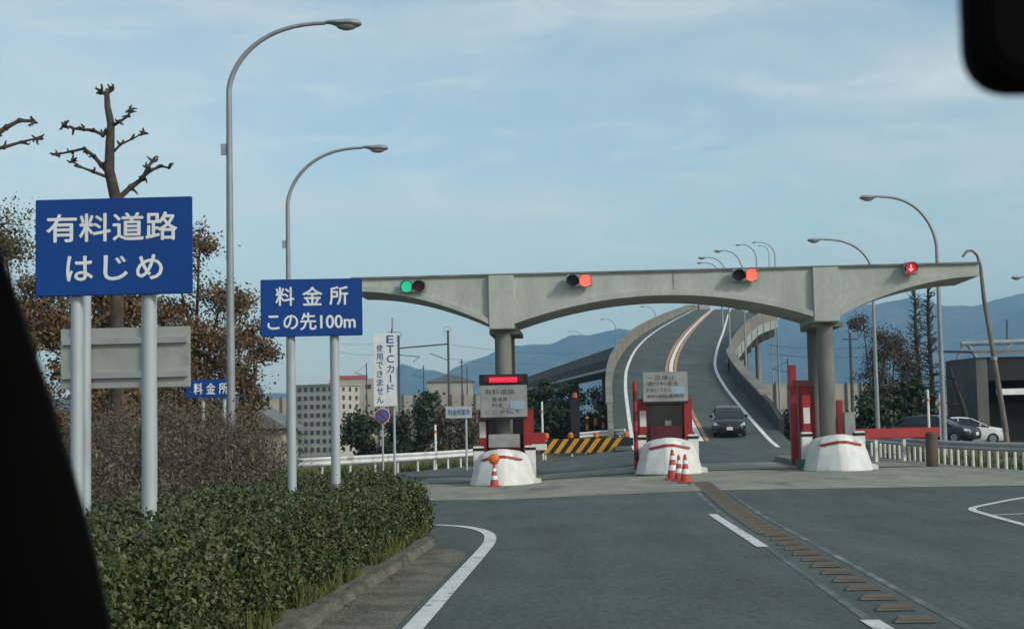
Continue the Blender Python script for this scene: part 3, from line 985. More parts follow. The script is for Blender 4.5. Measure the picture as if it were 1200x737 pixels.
def island(u, v, beacon, panel, striped, boxes, label, lines, kind):
    zb = gz(u, v + .5)
    g = gate(u, v, zb)
    o = thing('toll_island', label, 'toll booth', g, -A)
    # long kerbed platform
    b = MB()
    b.loft([[(-.8, 1.9, -.1), (.8, 1.9, -.1), (.8, 11, -.1), (-.8, 11, -.1)], [(-.8, 1.9, .2), (.8, 1.9, .2), (.8, 11, .3), (-.8, 11, .3)]])
    b.build('platform', M_col, o)
    # prow shaped crash nose
    b = MB()
    pr = .12
    bot = [(-1.06, 1.15, 0), (-.82, .42, 0), (-pr, 0, 0), (pr, 0, 0), (.82, .42, 0), (1.06, 1.15, 0), (1.0, 2.0, 0), (-1.0, 2.0, 0)]
    lo = [(x * .97, y + .03, .10) for x, y, z in bot]
    mid = [(-.90, 1.2, .55), (-.70, .60, .56), (-pr, .24, .58), (pr, .24, .58), (.70, .60, .56), (.90, 1.2, .55), (.88, 2.0, .55), (-.88, 2.0, .55)]
    top = [(-.74, 1.25, .93), (-.58, .82, .95), (-pr, .52, 1.0), (pr, .52, 1.0), (.58, .82, .95), (.74, 1.25, .93), (.74, 2.0, .92), (-.74, 2.0, .92)]
    top2 = [(-.56, 1.35, 1.03), (-.42, 1.0, 1.08), (-pr, .76, 1.13), (pr, .76, 1.13), (.42, 1.0, 1.08), (.56, 1.35, 1.03), (.56, 1.95, 1.02), (-.56, 1.95, 1.02)]
    b.loft([bot, lo, mid, top, top2])
    b.build('crash_nose', M_white, o, bevel=.05)
    b = MB()
    pts = [(-.66, .80), (-.58, .655), (-.13, .41), (.13, .41), (.58, .655), (.66, .80)]
    zz = [.765, .80, .895, .895, .80, .765]
    b.loft([[(x, y - .02, z - .036), (x, y + .015, z + .036), (x * .9, y + .16, z + .036), (x * .9, y + .16, z - .036)] for (x, y), z in zip(pts, zz)])
    b.build('arc_stripe', M_red, o)
    b = MB()
    b.box((1.0, 1.4, .09), (.34, .8, .18), bev=.03)
    b.build('toe_block', M_white, o)
    for x in (-.82, .82):
        b = MB()
        b.box((x, 2.25, .6), (.34, .3, 1.2), bev=.02)
        q = b.build('bollard', M_white, o)
        MB().box((x, 2.25, 1.10), (.352, .312, .09)).build('black_band', M_black, q)
    # booth
    cx = (-.72, .72)
    b = MB()
    b.box((0, 3.95, 1.2), (1.3, 1.5, 2.0), bev=.02)
    if kind != 'right':
        q = b.build('booth_cabin', M_glass, o)
        MB().box((0, 3.95, 2.25), (1.5, 1.7, .12)).build('booth_roof', M_red, o)
        MB().box((0, 2.72, 1.25), (1.0, .06, .5)).build('lower_panel', M_dred, o)
    for x in cx:
        if kind == 'right' and x > 0: continue
        b = MB()
        b.box((x, 2.9, 1.28), (.26, .26, 2.16), bev=.015)
        q = b.build('red_column', M_red, o)
        if x < 0:
            MB().box((x, 2.762, 1.72), (.20, .012, .5)).build('white_patch', M_white, q)
        MB().box((x, 5.0, 1.28), (.24, .24, 2.16)).build('red_column', M_red, o)
    if panel:
        zc, pw, ph = panel
        q = MB().box((0, 2.35, zc), (pw, .07, ph), bev=.01).build('notice_panel', M_grey, o)
        for x in (-.45, .45):
            MB().box((x, 2.5, zc - .1), (.07, .2, ph)).build('panel_stay', M_black, q)
        text([(s, x + .0, zc + z, h, wd) for s, x, z, h, wd in lines], M_darktxt, q, (0, 2.31, 0), bold=.012)
        MB().box((pw * .28, 2.308, zc - ph * .12), (pw * .30, .012, ph * .26)).build('blue_patch', M_lblue, q)
        MB().box((0, 2.40, zc - ph / 2 - .04), (pw, .14, .07)).build('panel_rail', M_black, q)
    if beacon:
        MB().box((0, 2.5, beacon), (1.55, .35, .36), bev=.02).build('beacon_box', M_black, o)
        q = MB()
        q.tube([(-.45, 2.30, beacon), (.45, 2.30, beacon)], .085, 10)
        q.build('beacon_lamp', M_red_bar, o, smooth=True)
        MB().box((0, 2.31, beacon + .04), (1.25, .03, .24)).build('beacon_backing', M_dred, o)
    if striped:
        b = MB()
        for k in range(9):
            z0, z1 = .1 + k * .31, .1 + (k + 1) * .31
            b.tube([(-.98, 2.05, z0), (-.98, 2.05, z1)], .07, 10, mi=k % 2)
        b.build('striped_pole', [M_red, M_dred], o, smooth=True)
    for (x, y, z), d, mt, nm in boxes:
        MB().box((x, y, z), d, bev=.015).build(nm, mt, o)
    return o
pj = 1800 / 48.7
L1 = [('有料道路', -.12, .30, .17, .95), ('普通車', -.12, .06, .14, .5), ('料金', -.2, -.12, .13, .35), ('ここで払う', -.05, -.34, .12, 1.1)]
i1 = island(0, 0, 3.30, (2.62, 1.5, 1.02), False,
       [((.0, 2.16, 1.36), (1.0, .05, .42), M_grey, 'lower_notice'), ((.98, 2.9, 1.42), (.62, .2, .36), M_red, 'side_plate'), ((1.0, 2.88, 1.13), (.66, .16, .20), M_white, 'side_plate_base')],
       'left toll island, red beacon over grey notice board, under the left pier', L1, 'left')
L2 = [('一旦停止', -.12, .28, .15, .9), ('通行料金を', -.08, .10, .13, 1.0), ('お払い下さい', -.2, -.1, .13, .8), ('有料道路事務所', 0, -.30, .11, 1.2)]
i2 = island(5.15, 0, None, (2.72, 1.42, .94), True,
       [((.1, 3.2, 1.3), (.22, .2, .7), M_grey, 'ticket_machine')],
       'middle toll island, striped pole and grey notice board, cones before it', L2, 'mid')
i3 = island(10.35, 0, None, None, False,
       [((-1.05, 3.4, 1.75), (.22, .3, 3.2), M_red, 'red_gate_post'), ((-.62, 3.8, 1.45), (.5, .8, 2.5), M_red, 'red_cabinet'), ((.30, 6.4, 1.6), (.26, .3, 2.8), M_red, 'red_gate_post'),
        ((.62, 2.9, 1.30), (.34, .5, 1.0), M_grey, 'control_box'), ((.45, 3.6, 1.2), (.2, .2, 2.0), M_red, 'red_gate_post'), ((-.85, 3.0, 2.75), (.5, .16, .2), M_dred, 'red_crossbar'), ((-.95, 2.1, .22), (.42, .3, .26), pm('green_box', (.03, .16, .10), None, 3, .6), 'green_box')],
       'right toll island with red posts beside the right pier', [], 'right')

# cones
def cone(name, loc, s, label, ball=False):
    o = thing(name, label, 'traffic cone', loc, 0, 'traffic cones at the toll islands')
    MB().box((0, 0, .02 * s), (.42 * s, .42 * s, .04 * s), bev=.01).build('base', M_cone, o)
    b = MB()
    hs = [(0.04, .16, 0), (.26, .125, 0), (.26, .128, 1), (.40, .105, 1), (.40, .102, 0), (.55, .078, 0), (.55, .081, 1), (.66, .064, 1), (.66, .061, 0), (.80, .04, 0), (.83, .025, 0)]
    for (z0, r0, c), (z1, r1, _) in zip(hs[:-1], hs[1:]):
        b.tube([(0, 0, z0 * s), (0, 0, z1 * s)], [r0 * s, r1 * s], 16, False, mi=_)
    b.build('cone_body', [M_cone, M_signw], o, smooth=True)
    if ball:
        q = MB()
        q.loft([[(math.cos(a) * .17 * math.sin(t), math.sin(a) * .10 * math.sin(t), .98 * s + .17 * math.cos(t)) for a in [2 * math.pi * k / 14 for k in range(14)]] for t in [.05 + 3.04 * j / 8 for j in range(9)]])
        q.build('orange_lamp', M_orange, o, smooth=True)
    return o
def cone_at(px, py, s, label, ball=False):
    p = G(px, py, .0)
    for _ in range(5):
        p = G(px, py, zg(p.x, p.y))
    cone('traffic_cone', (p.x, p.y, zg(p.x, p.y) + .006), s, label, ball)
cone_at(579.5, 570.5, .85, 'cone topped by a round orange lamp, before the left toll island', True)
cone_at(788.5, 562, 1.02, 'leftmost of the three cones clustered before the middle toll island')
cone_at(796, 563.5, .86, 'shorter cone between the two others before the middle toll island')
cone_at(803.5, 565.5, .92, 'rightmost and frontmost of the three cones before the middle toll island')

# ------------------------------------------------------------------ signs
def post_sign(name, label, cat, pxs, top, bottom, d, mat, lines, posts, rz=0, base_z=0.0, pr=.06, border=False, post_top=None, back=False, tilt=0):
    """pxs = left/right pixel of the panel, top/bottom pixel rows at its centre"""
    cxp = (pxs[0] + pxs[1]) / 2
    a, b = P(cxp, top, d), P(cxp, bottom, d)
    wl = (P(pxs[1], top, d).x - P(pxs[0], top, d).x)
    h = a.z - b.z
    o = thing(name, label, cat, (a.x, d, zg(a.x, d)), rz)
    zc = (a.z + b.z) / 2 - o.location.z
    pn = MB().box((0, 0, zc), (wl, .03, h), bev=.008).build('panel', mat, o)
    if tilt: pn.rotation_euler = (0, 0, 0)
    if lines:
        text([(s, x * wl, zc + z * h, hh * h, ww * wl if ww else None) for s, x, z, hh, ww in lines], M_signw if mat is M_blue else pm('blue_letters', (0.04, 0.12, 0.30), None, 4, .6), pn, (0, -.021, 0), bold=.018)
    for x, r in posts:
        xx = (P(x, bottom, d).x - a.x)
        q = MB()
        yy = .09 if not back else -.09
        zt = zc + h / 2 - .08 if post_top is None else post_top - o.location.z
        q.tube([(xx, yy, -.2), (xx, yy, zt)], r, 14)
        q.build('post', M_post, o, smooth=True)
    m = MB()
    for z in (zc + h * .28, zc - h * .28):
        m.box((0, .035 if not back else -.035, z), (wl * .96, .04, .06))
    m.build('stiffener', M_galv, pn)
    return o
post_sign('road_sign', 'large blue sign reading 有料道路 はじめ on two pale posts above the hedge', 'road sign', (41, 226), 232.5, 346, 13.5, M_blue,
          [('有料道路', -.01, .20, .285, .83), ('は', -.215, -.22, .25, .165), ('じ', .015, -.22, .25, .15), ('め', .23, -.22, .25, .165)], [(86, .055), (171.5, .066)], rz=R(-2))
post_sign('road_sign', 'smaller blue sign reading 料金所 この先100m on two pale posts', 'road sign', (305.5, 424), 327, 394, 20, M_blue,
          [('料', -.26, .20, .32, .18), ('金', .01, .20, .32, .19), ('所', .27, .20, .32, .18), ('この先100m', 0, -.24, .30, .86)], [(340, .058), (391, .06)], rz=R(2))
post_sign('road_sign', 'grey unlettered back of a sign facing the other way, behind the large blue sign', 'road sign', (70, 224), 384, 455, 15.5, M_signback,
          [], [(103, .055), (183, .04)], rz=R(-3), post_top=3.6, back=True)
post_sign('road_sign', 'small far blue sign reading 料金所 beside the tall lamp pole, low in the scrub', 'road sign', (218, 269), 444.5, 466, 36, M_blue,
          [('料', -.22, 0, .6, .2), ('金', .07, 0, .6, .2), ('所', .36, 0, .6, .2)], [(237, .045), (262, .045)])
# white vertical sign with two columns of writing
o = post_sign('road_sign', 'tall narrow white sign with two columns of blue writing, beyond the hedge', 'road sign', (437, 464), 391, 476, 62, M_signw,
          [(c, .24, .42 - i * .135, .105, .30 if c != '|' else .05) for i, c in enumerate('ETCカ|ド')] + [(c, -.22, .30 - i * .118, .095, .27) for i, c in enumerate('使用できません')],
          [(461.5, .05)], post_top=P(461, 372, 62).z)
# round sign below
p = P(448, 487, 61)
o = thing('round_sign', 'small round blue and white sign with a red rim, below the tall white sign', 'road sign', (p.x, p.y, zg(p.x, p.y)))
zc = p.z - o.location.z
pn = MB().disc((0, 0, zc), .28, 'Y', 28, .02).build('panel', M_red, o)
MB().disc((0, -.013, zc), .23, 'Y', 28, .02).build('blue_face', pm('blue_face', (.05, .13, .4), None, 3, .5), pn)
q = MB()
q.box((0, 0, 0), (.42, .012, .06))
qq = q.build('slash', M_red, pn)
qq.location = (0, -.027, zc)
qq.rotation_euler = (0, R(45), 0)
MB().disc((0, .02, zc), .30, 'Y', 28, .015).build('backing', M_signw, pn)
MB().tube([(0, .07, -.1), (0, .07, zc + .2)], .035, 10).build('post', M_post, o)
# pale blank board
o = post_sign('road_sign', 'pale blue-grey sign board on one post, left of the left toll island', 'road sign', (522, 553), 476, 490, 66, pm('pale_board', (.42, .48, .50), (.35, .40, .42), 2, .6),
          [('料金所案内', 0, 0, .5, .8)], [(546, .05)])

# ------------------------------------------------------------------ street lamps
def lamp(base, ztop, arm, dirx, label, rz=0, r0=.085, armh=1.1, group='street lamps along the toll road', fit=True):
    h = ztop - base[2]
    o = thing('street_lamp', label, 'street lamp', base, rz, group)
    pts, rad = [(0, 0, -.2)], [r0]
    zs = h - armh
    for i in range(1, 7):
        pts.append((0, 0, zs * i / 6))
        rad.append(r0 * (1 - .42 * i / 6))
    for i in range(1, 15):
        t = i / 14
        x = arm * (t ** 1.6)
        z = zs + armh * (1 - (1 - (t ** 1.05)) ** 2.1)
        pts.append((dirx * x, 0, z))
        rad.append(r0 * (.58 - .18 * t))
    q = MB()
    q.tube(pts, rad, 10)
    q.build('pole', M_lamp, o, smooth=True)
    hd = MB()
    x0 = dirx * arm
    st = [(0, .05, .045), (.12, .09, .07), (.3, .18, .11), (.5, .20, .13), (.66, .16, .11), (.74, .06, .05)]
    rings = []
    for x, wy, hz in st:
        rings.append([(x0 + dirx * x, wy * math.cos(a), h + .01 + hz * math.sin(a) * (.8 if math.sin(a) > 0 else .55) - .10 * (x > .2) * .4) for a in [2 * math.pi * k / 12 for k in range(12)]])
    hd.loft(rings)
    hh = hd.build('lamp_head', M_lamp, o, smooth=True)
    gl = MB()
    rings = []
    for t in (0, .35, .7, .95):
        rr_ = math.sqrt(1 - t * t)
        rings.append([(x0 + dirx * (.44 + .23 * rr_ * math.cos(a)), .165 * rr_ * math.sin(a), h - .05 - .11 * t) for a in [2 * math.pi * k / 12 for k in range(12)]])
    gl.loft(rings)
    gl.build('lamp_glass', M_lens, hh, smooth=True)
    bx = MB()
    bx.box((-dirx * .12, 0, zs * .86), (.10, .08, .22))
    bx.build('sensor_box', M_galv, o)
    return o
def lamp_px(pole_px, head, d, dirx, label, basez=None, **k):
    hp = P(head[0], head[1], d)
    bp = P(pole_px[0], pole_px[1], d)
    bz = zg(bp.x, bp.y) if basez is None else basez
    return lamp((bp.x, bp.y, bz), hp.z, max(.6, abs(hp.x - bp.x) - .4), 1 if hp.x > bp.x else -1, label, **k)
lamp_px((271, 520), (404, 27), 31, 1, 'tallest and nearest street lamp, left of the road, arm reaching right', r0=.10, armh=1.35)
lamp_px((340, 560), (441, 173), 44, 1, 'left roadside lamp standing behind the smaller blue sign', r0=.10, armh=1.6)
lamp_px((1107, 520), (1018, 231), 57, -1, 'tallest right side lamp rising behind the right arm of the gantry', r0=.115, armh=1.9)
lamp_px((1029, 505), (955, 281), 70, -1, 'right side lamp whose arm rises just above the gantry right of the right pier', r0=.11, armh=1.5)
lamp_px((1236, 500), (1192, 325), 88, -1, 'lamp head just entering at the right edge of the view', r0=.11, armh=1.5)
for (hx, hy), px, d, lb in (((823, 302), 856, 124, 'ramp lamp with the lower near head of the cluster above the beam'), ((820, 308), 848, 175, 'lowest far ramp lamp just clearing the top of the beam'),
                        ((842, 294), 874, 116, 'second highest step in the cluster of ramp lamps above the beam'), ((865, 287), 890, 195, 'ramp lamp above the beam over the pale green side bridge'),
                        ((884, 284), 912, 205, 'highest of the far ramp lamps, furthest to the right'), ((890, 288), 905, 300, 'smallest ramp lamp close behind the highest one')):
    bp = P(px, 420, d)
    rp = ramp(d)
    edge_ = rp[1] + 1.2
    bz = zg(bp.x, bp.y) if d < 130 or px > 880 else rp[2]
    lamp_px((px, 420), (hx, hy), d, -1, lb, basez=bz, r0=.10 if d < 130 else .14, armh=1.8, group='street lamps along the ramp')
for (hx, hy), px, d, bzp, lb in (((753, 359), 769, 240, 400, 'far lamp above the left parapet of the ramp, tallest of the far three'), ((706, 374), 722, 270, 410, 'far lamp above the viaduct between two other far lamps'), ((668, 388), 684, 300, 425, 'far lamp above the lower end of the viaduct')):
    lamp_px((px, bzp), (hx, hy), d, -1, lb, basez=P(px, bzp, d).z, r0=.12, armh=1.6, group='far lamps on the viaduct')

# leaning rusty hook pole at the right
pts = [P(1181, 528, 60), P(1178, 500, 60), P(1165, 420, 60), P(1153, 350, 60), P(1149, 312, 60), P(1145, 299, 60), P(1139, 293.5, 60), P(1133, 294.5, 60), P(1128, 301, 60)]
g0 = pts[0].copy()
g0.z = zg(g0.x, g0.y)
q = MB()
q.tube([(0, 0, -.2)] + [p - g0 for p in pts], [.115, .115, .11, .10, .085, .07, .055, .05, .05, .05], 10)
o = q.build('hook_pole', pm('weathered_pole', (.20, .175, .155), (.14, .12, .105), 2.0, .8), loc=g0, smooth=True)
MB().tube([pts[2] - g0 - Vector((0, 0, .06)), pts[2] - g0 + Vector((0, 0, .06))], .125, 10).build('clamp_band', M_galv, o)
tag(o, 'leaning weathered brown grey pole with a hooked top, right of the gantry', 'pole')

# ------------------------------------------------------------------ guardrails, barricade
def guardrail(name, path, zt, mat, label, post_step=2.0, beam_h=.35, post_mat=None, posts=True, lean=.0):
    pts = smooth_path(path, 6)
    o0 = (pts[0][0], pts[0][1], zg(*pts[0]))
    o = thing(name, label, 'guardrail', o0)
    prof = [(0, -.5), (.035, -.42), (.05, -.28), (.035, -.14), (0.0, 0), (.035, .14), (.05, .28), (.035, .42), (0, .5)]
    rings = []
    L_ = 0
    last = None
    pp = []
    for i, p in enumerate(pts):
        a, b = pts[max(0, i - 1)], pts[min(len(pts) - 1, i + 1)]
        t = Vector((b[0] - a[0], b[1] - a[1], 0)).normalized()
        n_ = Vector((t.y, -t.x, 0))
        if n_.y > 0: n_ = -n_
        base = Vector((p[0], p[1], zg(*p)))
        rings.append([base + n_ * (a_ * 1.2 + .01) + Vector((0, 0, zt + b_ * beam_h)) - Vector(o0) for a_, b_ in prof] +
                     [base - n_ * .02 + Vector((0, 0, zt + b_ * beam_h)) - Vector(o0) for b_ in (.5, 0, -.5)])
        if last is not None: L_ += (base - last).length
        last = base
        pp.append((L_, base - n_ * .08))
    MB().loft(rings).build('beam', mat, o, smooth=True)
    s_ = .3
    while s_ < L_:
        x = np.interp(s_, [a for a, b in pp], [b.x for a, b in pp])
        y = np.interp(s_, [a for a, b in pp], [b.y for a, b in pp])
        z = zg(x, y)
        MB().tube([(x - o0[0], y - o0[1], z - .1 - o0[2]), (x - o0[0], y - o0[1], z + zt + beam_h * .5 - .03 - o0[2])], .05, 8).build('post', post_mat or mat, o)
        s_ += post_step
    return o
guardrail('guardrail', [(-15, 50), (-8.9, 57), (-4.4, 66.2), (-1.9, 74.5), (.7, 79.6)], .62, M_rail, 'white guardrail curving along the far left of the plaza')
guardrail('guardrail', [(16.6, 30), (15.3, 43), (14.35, 52), (13.9, 61)], .64, M_railg, 'grey guardrail on close set posts along the right edge of the plaza', post_step=.62, beam_h=.28, post_mat=M_rail)
a, b = P(690, 512, 86), P(737, 507, 84)
guardrail('guardrail', [(a.x - .5, a.y), (a.x + .9, a.y - .3), (b.x - .2, b.y)], 1.05, M_rail, 'short white guardrail ending against the foot of the ramp', post_step=1.2)
# red painted rail behind right island
p0, p1 = gate(11.4, 7.2), gate(15.2, 9.2)
o = thing('barrier_rail', 'red painted barrier rail right of the right toll island', 'barrier', (p0.x, p0.y, zg(p0.x, p0.y)), math.atan2(p1.y - p0.y, p1.x - p0.x))
ln = (p1 - p0).length
MB().box((ln / 2, 0, 1.0), (ln, .14, .36), bev=.03).build('rail', M_red, o)
for k in range(4):
    MB().box((.3 + k * (ln - .6) / 3, .1, .44), (.12, .12, .88)).build('post', M_rail, o)
# rusty short post in the right guardrail
p = G(1090, 547, .25)
q = MB()
q.tube([(0, 0, -.1), (0, 0, 1.05), (0, 0, 1.12)], [.2, .2, .12], 12)
o = q.build('rusty_bollard', M_rust, loc=(p.x, p.y - .3, zg(p.x, p.y)), smooth=True)
tag(o, 'short thick brown post against the grey guardrail', 'bollard')
# hazard barricade
d = 79
a, b = P(630, 523, d), P(742, 522, d)
L_ = b.x - a.x
o = thing('hazard_barricade', 'long barricade with yellow and black diagonal stripes closing the side road', 'barricade', (a.x, d - .2, zg(a.x, d)))
zc = a.z - o.location.z
h = .72
m = MB()
ns = 9
sw = L_ / ns
m.box((L_ / 2, .05, zc), (L_, .06, h))
pn = m.build('board', M_black, o)
m = MB()
sl_ = .55
for k in range(ns + 1):
    x0 = k * sw - sl_ / 2
    q = [(x0, -h / 2), (x0 + sw * .5, -h / 2), (x0 + sw * .5 + sl_, h / 2), (x0 + sl_, h / 2)]
    if x0 + sw * .5 + sl_ > L_: break
    if x0 < 0: q = [(max(0, x), z) for x, z in q]
    m.prism([(x, zc + z) for x, z in q], .008, .019)
m.build('yellow_stripe', M_yel, pn)
for k in range(4):
    x = .4 + k * (L_ - .8) / 3
    MB().box((x, .14, (zc - h / 2 + .1) / 2), (.09, .09, zc - h / 2 + .1)).build('leg', M_rail, o)
for k, x in enumerate((.45, 1.7, 3.0, 4.55)):
    q = MB()
    q.tube([(x, .06, zc + h / 2), (x, .06, zc + h / 2 + .06), (x, .06, zc + h / 2 + .26), (x, .06, zc + h / 2 + .32)], [.06, .14, .14, .07], 12)
    q.build('warning_lamp', M_orange, o, smooth=True)
# white delineator rods and dark board beyond the barricade
for px, top, bot, dd, lb in ((635, 470, 540, 82, 'thin white marker pole behind the left end of the striped barricade'), (510, 497, 533, 70, 'thin white marker pole behind the white guardrail'), (1087, 456, 520, 66, 'white marker pole beside the parked cars, left one'), (1101, 462, 520, 68, 'white marker pole by the tall right lamp, before the white car')):
    p = P(px, top, dd)
    z0 = zg(p.x, p.y)
    q = MB()
    q.tube([(0, 0, -.1), (0, 0, p.z - z0 - .06), (0, 0, p.z - z0)], [.055, .05, .02], 8)
    o = q.build('marker_pole', M_rail, loc=(p.x, p.y, z0), smooth=True)
    MB().tube([(0, 0, (p.z - z0) * .8), (0, 0, (p.z - z0) * .8 + .12)], .065, 8).build('reflector_band', M_orange, o)
    tag(o, lb, 'pole')
p = P(674, 487, 88)
o = thing('dark_board', 'tall black board with a red lamp on top behind the striped barricade', 'board', (p.x, p.y, zg(p.x, p.y)))
zt = P(674, 466, 88).z - o.location.z
MB().box((0, 0, (zt + .3) / 2), (.55, .12, zt - .3), bev=.02).build('board', M_black, o)
for x in (-.2, .2):
    MB().box((x, .05, .2), (.08, .08, .5)).build('leg', M_galv, o)
MB().tube([(0, 0, zt), (0, 0, zt + .3)], [.16, .12], 10).build('red_lamp', M_cone, o)
for i, (px, py, dd) in enumerate(((688, 500, 92), (698, 492, 95), (707, 498, 98))):
    p = P(px, py, dd)
    z0 = zg(p.x, p.y)
    q = MB()
    H_ = p.z - z0 + .5
    for k in range(6):
        q.tube([(0, 0, H_ * k / 6), (0, 0, H_ * (k + 1) / 6)], .09, 8, mi=k % 2)
    o = q.build('striped_post', [M_orange, M_black], loc=(p.x, p.y, z0))
    MB().tube([(0, 0, H_), (0, 0, H_ + .12)], [.12, .05], 8).build('cap', M_orange, o)
    tag(o, ['nearest and leftmost orange and black post left of the ramp foot', 'middle orange and black post left of the ramp foot', 'farthest orange and black post left of the ramp foot'][i], 'post', 'striped posts by the ramp foot')

# ------------------------------------------------------------------ cars
def car(name, loc, rz, paint, label, pitch=0.0):
    """nose towards local -Y"""
    o = thing(name, label, 'car', loc, rz)
    o.rotation_euler = (pitch, 0, rz)
    # body: stations along y from nose to tail: (y, half width, z low, z belt, crown)
    st = [(-2.18, .62, .30, .62), (-2.10, .74, .22, .74), (-1.85, .83, .18, .83), (-1.3, .865, .17, .93), (-.7, .87, .17, .98), (.2, .875, .17, 1.0), (1.2, .87, .18, 1.02), (1.8, .84, .22, 1.02), (2.1, .76, .32, .98), (2.2, .66, .42, .9)]
    rings = []
    for y, hw, z0, z1 in st:
        rings.append([(-hw * .9, y, z0), (hw * .9, y, z0), (hw, y, z0 + .14), (hw * 1.01, y, (z0 + z1) / 2), (hw * .97, y, z1 - .08), (hw * .82, y, z1), (0, y, z1 + .025), (-hw * .82, y, z1), (-hw * .97, y, z1 - .08), (-hw * 1.01, y, (z0 + z1) / 2), (-hw, y, z0 + .14)])
    b = MB()
    b.loft(rings)
    b.build('body', paint, o, smooth=True)
    gs = [(-1.2, .72, .93, .97), (-.75, .70, .97, 1.22), (-.25, .64, .98, 1.42), (.3, .63, .99, 1.475), (1.0, .62, 1.0, 1.44), (1.6, .62, 1.0, 1.27), (2.05, .64, .98, 1.05)]
    b = MB()
    b.loft([[(-hw - .1, y, z0 - .02), (hw + .1, y, z0 - .02), (hw, y, z1 - .03), (hw * .8, y, z1), (-hw * .8, y, z1), (-hw, y, z1 - .03)] for y, hw, z0, z1 in gs])
    g = b.build('glasshouse', M_glass, o, smooth=True)
    b = MB()
    rs = [(-.30, .645, 1.40), (-.1, .645, 1.455), (.3, .645, 1.49), (1.0, .635, 1.455), (1.45, .62, 1.34)]
    b.loft([[(-hw, y, z - .05), (hw, y, z - .05), (hw * .84, y, z + .004), (0, y, z + .02), (-hw * .84, y, z + .004)] for y, hw, z in rs])
    b.build('roof', paint, o, smooth=True)
    for sx in (-1, 1):
        MB().tube([(sx * .78, -1.12, .97), (sx * .66, -.28, 1.405)], .028, 6).build('pillar', paint, o)
        MB().tube([(sx * .74, .42, 1.0), (sx * .655, .40, 1.42)], .03, 6).build('pillar', paint, o)
        MB().tube([(sx * .74, 1.95, 1.05), (sx * .62, 1.4, 1.35)], .04, 6).build('pillar', paint, o)
    for sx in (-1, 1):
        for y in (-1.36, 1.32):
            w_ = MB()
            w_.tube([(sx * .68, y, .31), (sx * .72, y, .31), (sx * .84, y, .31), (sx * .885, y, .31)], [.28, .31, .31, .28], 20)
            q = w_.build('wheel', M_tyre, o, smooth=True)
            MB().tube([(sx * .87, y, .31), (sx * .892, y, .31)], .19, 16).build('rim', M_rim, q)
        hl = MB()
        hl.loft([[(sx * .80, -1.93, .60), (sx * .80, -1.90, .76), (sx * .62, -2.05, .72), (sx * .62, -2.07, .60)], [(sx * .845, -1.75, .64), (sx * .83, -1.7, .80), (sx * .5, -2.125, .69), (sx * .5, -2.14, .62)]])
        hl = MB().loft([[(sx * .50, -2.165, .60), (sx * .50, -2.15, .68), (sx * .5, -2.05, .70), (sx * .5, -2.05, .60)], [(sx * .70, -2.11, .60), (sx * .70, -2.09, .73), (sx * .7, -1.95, .76), (sx * .7, -1.95, .60)], [(sx * .83, -1.92, .64), (sx * .825, -1.89, .78), (sx * .8, -1.8, .80), (sx * .8, -1.8, .64)]])
        hl.build('headlight', M_headl, o, smooth=True)
        mr = MB()
        mr.box((sx * .95, -.72, 1.04), (.2, .1, .14), bev=.03)
        mr.build('wing_mirror', paint, o)
        MB().box((sx * .60, 2.16, .80), (.26, .1, .16), bev=.02).build('tail_light', M_red, o)
    MB().box((0, -2.19, .43), (1.0, .06, .16), bev=.02).build('lower_grille', M_black, o)
    MB().box((0, -2.225, .50), (.33, .02, .165)).build('number_plate', M_signw, o)
    MB().disc((0, -2.19, .67), .05, 'Y', 12, .04).build('badge', M_rim, o)
    return o
p = P(860, 515.5, 83)
dz = (ramp(84)[2] - ramp(82)[2]) / 2
car('oncoming_car', (p.x, p.y + 2, ramp(85)[2] + .01), R(-6), M_cark, 'dark hatchback with headlights facing the camera, coming down the ramp', pitch=math.atan(dz))
p = P(1131, 505, 84)
car('parked_car', (p.x, p.y, zg(p.x, p.y)), R(78), M_carw, 'white car parked beyond the right guardrail')
p = P(1097, 505, 80)
car('parked_car', (p.x, p.y, zg(p.x, p.y)), R(50), M_cark, 'dark car parked left of the white car beyond the right guardrail')

# ------------------------------------------------------------------ buildings
p = P(376, 500, 300)
o = thing('apartment_block', 'pale concrete apartment block with a grid of dark windows behind the blue sign posts', 'building', (p.x, 300, zg(p.x, 300)), R(-28))
H_ = P(376, 452, 300).z - o.location.z
W_ = 10.2
W2 = 6.5
MB().box((-1, 3, H_ / 2), (W_, 9, H_)).build('wall', M_apt, o)
MB().box((-1, 3, H_ + .15), (W_ + .5, 9.5, .3)).build('roof', M_beige, o)
nr, ncl = 9, 7
M_win = pm('far_window', (0.075, 0.08, 0.082), None, 1, .3)
wm = MB().box((0, 0, 0), (.82, .12, .85)).build('window', M_win, o)
fl = H_ / nr
first = True
for r in range(nr):
    for c in range(ncl):
        q = wm if first else wm.copy()
        if not first: C.objects.link(q)
        first = False
        q.location = (-1 - W_ / 2 + (c + .5) * W_ / ncl, -1.5, (r + .55) * fl)
    for c in range(4):
        q = wm.copy()
        C.objects.link(q)
        q.rotation_euler = (0, 0, R(90))
        q.location = (-1 + W_ / 2, -1.5 + (c + .5) * 9 / 4, (r + .55) * fl)
# beige building with red sign on top
p = P(412, 470, 380)
o = thing('beige_building', 'beige block with a pinkish red board along its roof edge', 'building', (p.x, 380, zg(p.x, 380)))
H_ = P(412, 444, 380).z - o.location.z
MB().box((0, 4, H_ / 2), (11, 9, H_)).build('wall', M_beige, o)
MB().box((.5, -.6, H_ + .4), (7.2, .2, .9)).build('roof_board', M_pink, o)
wm = MB().box((0, 0, 0), (1.4, .12, 1.1)).build('window', M_glass, o)
first = True
for r in range(4):
    for c in range(4):
        q = wm if first else wm.copy()
        if not first: C.objects.link(q)
        first = False
        q.location = (-4.2 + c * 2.8, -.5, H_ - 2 - r * 2.7)
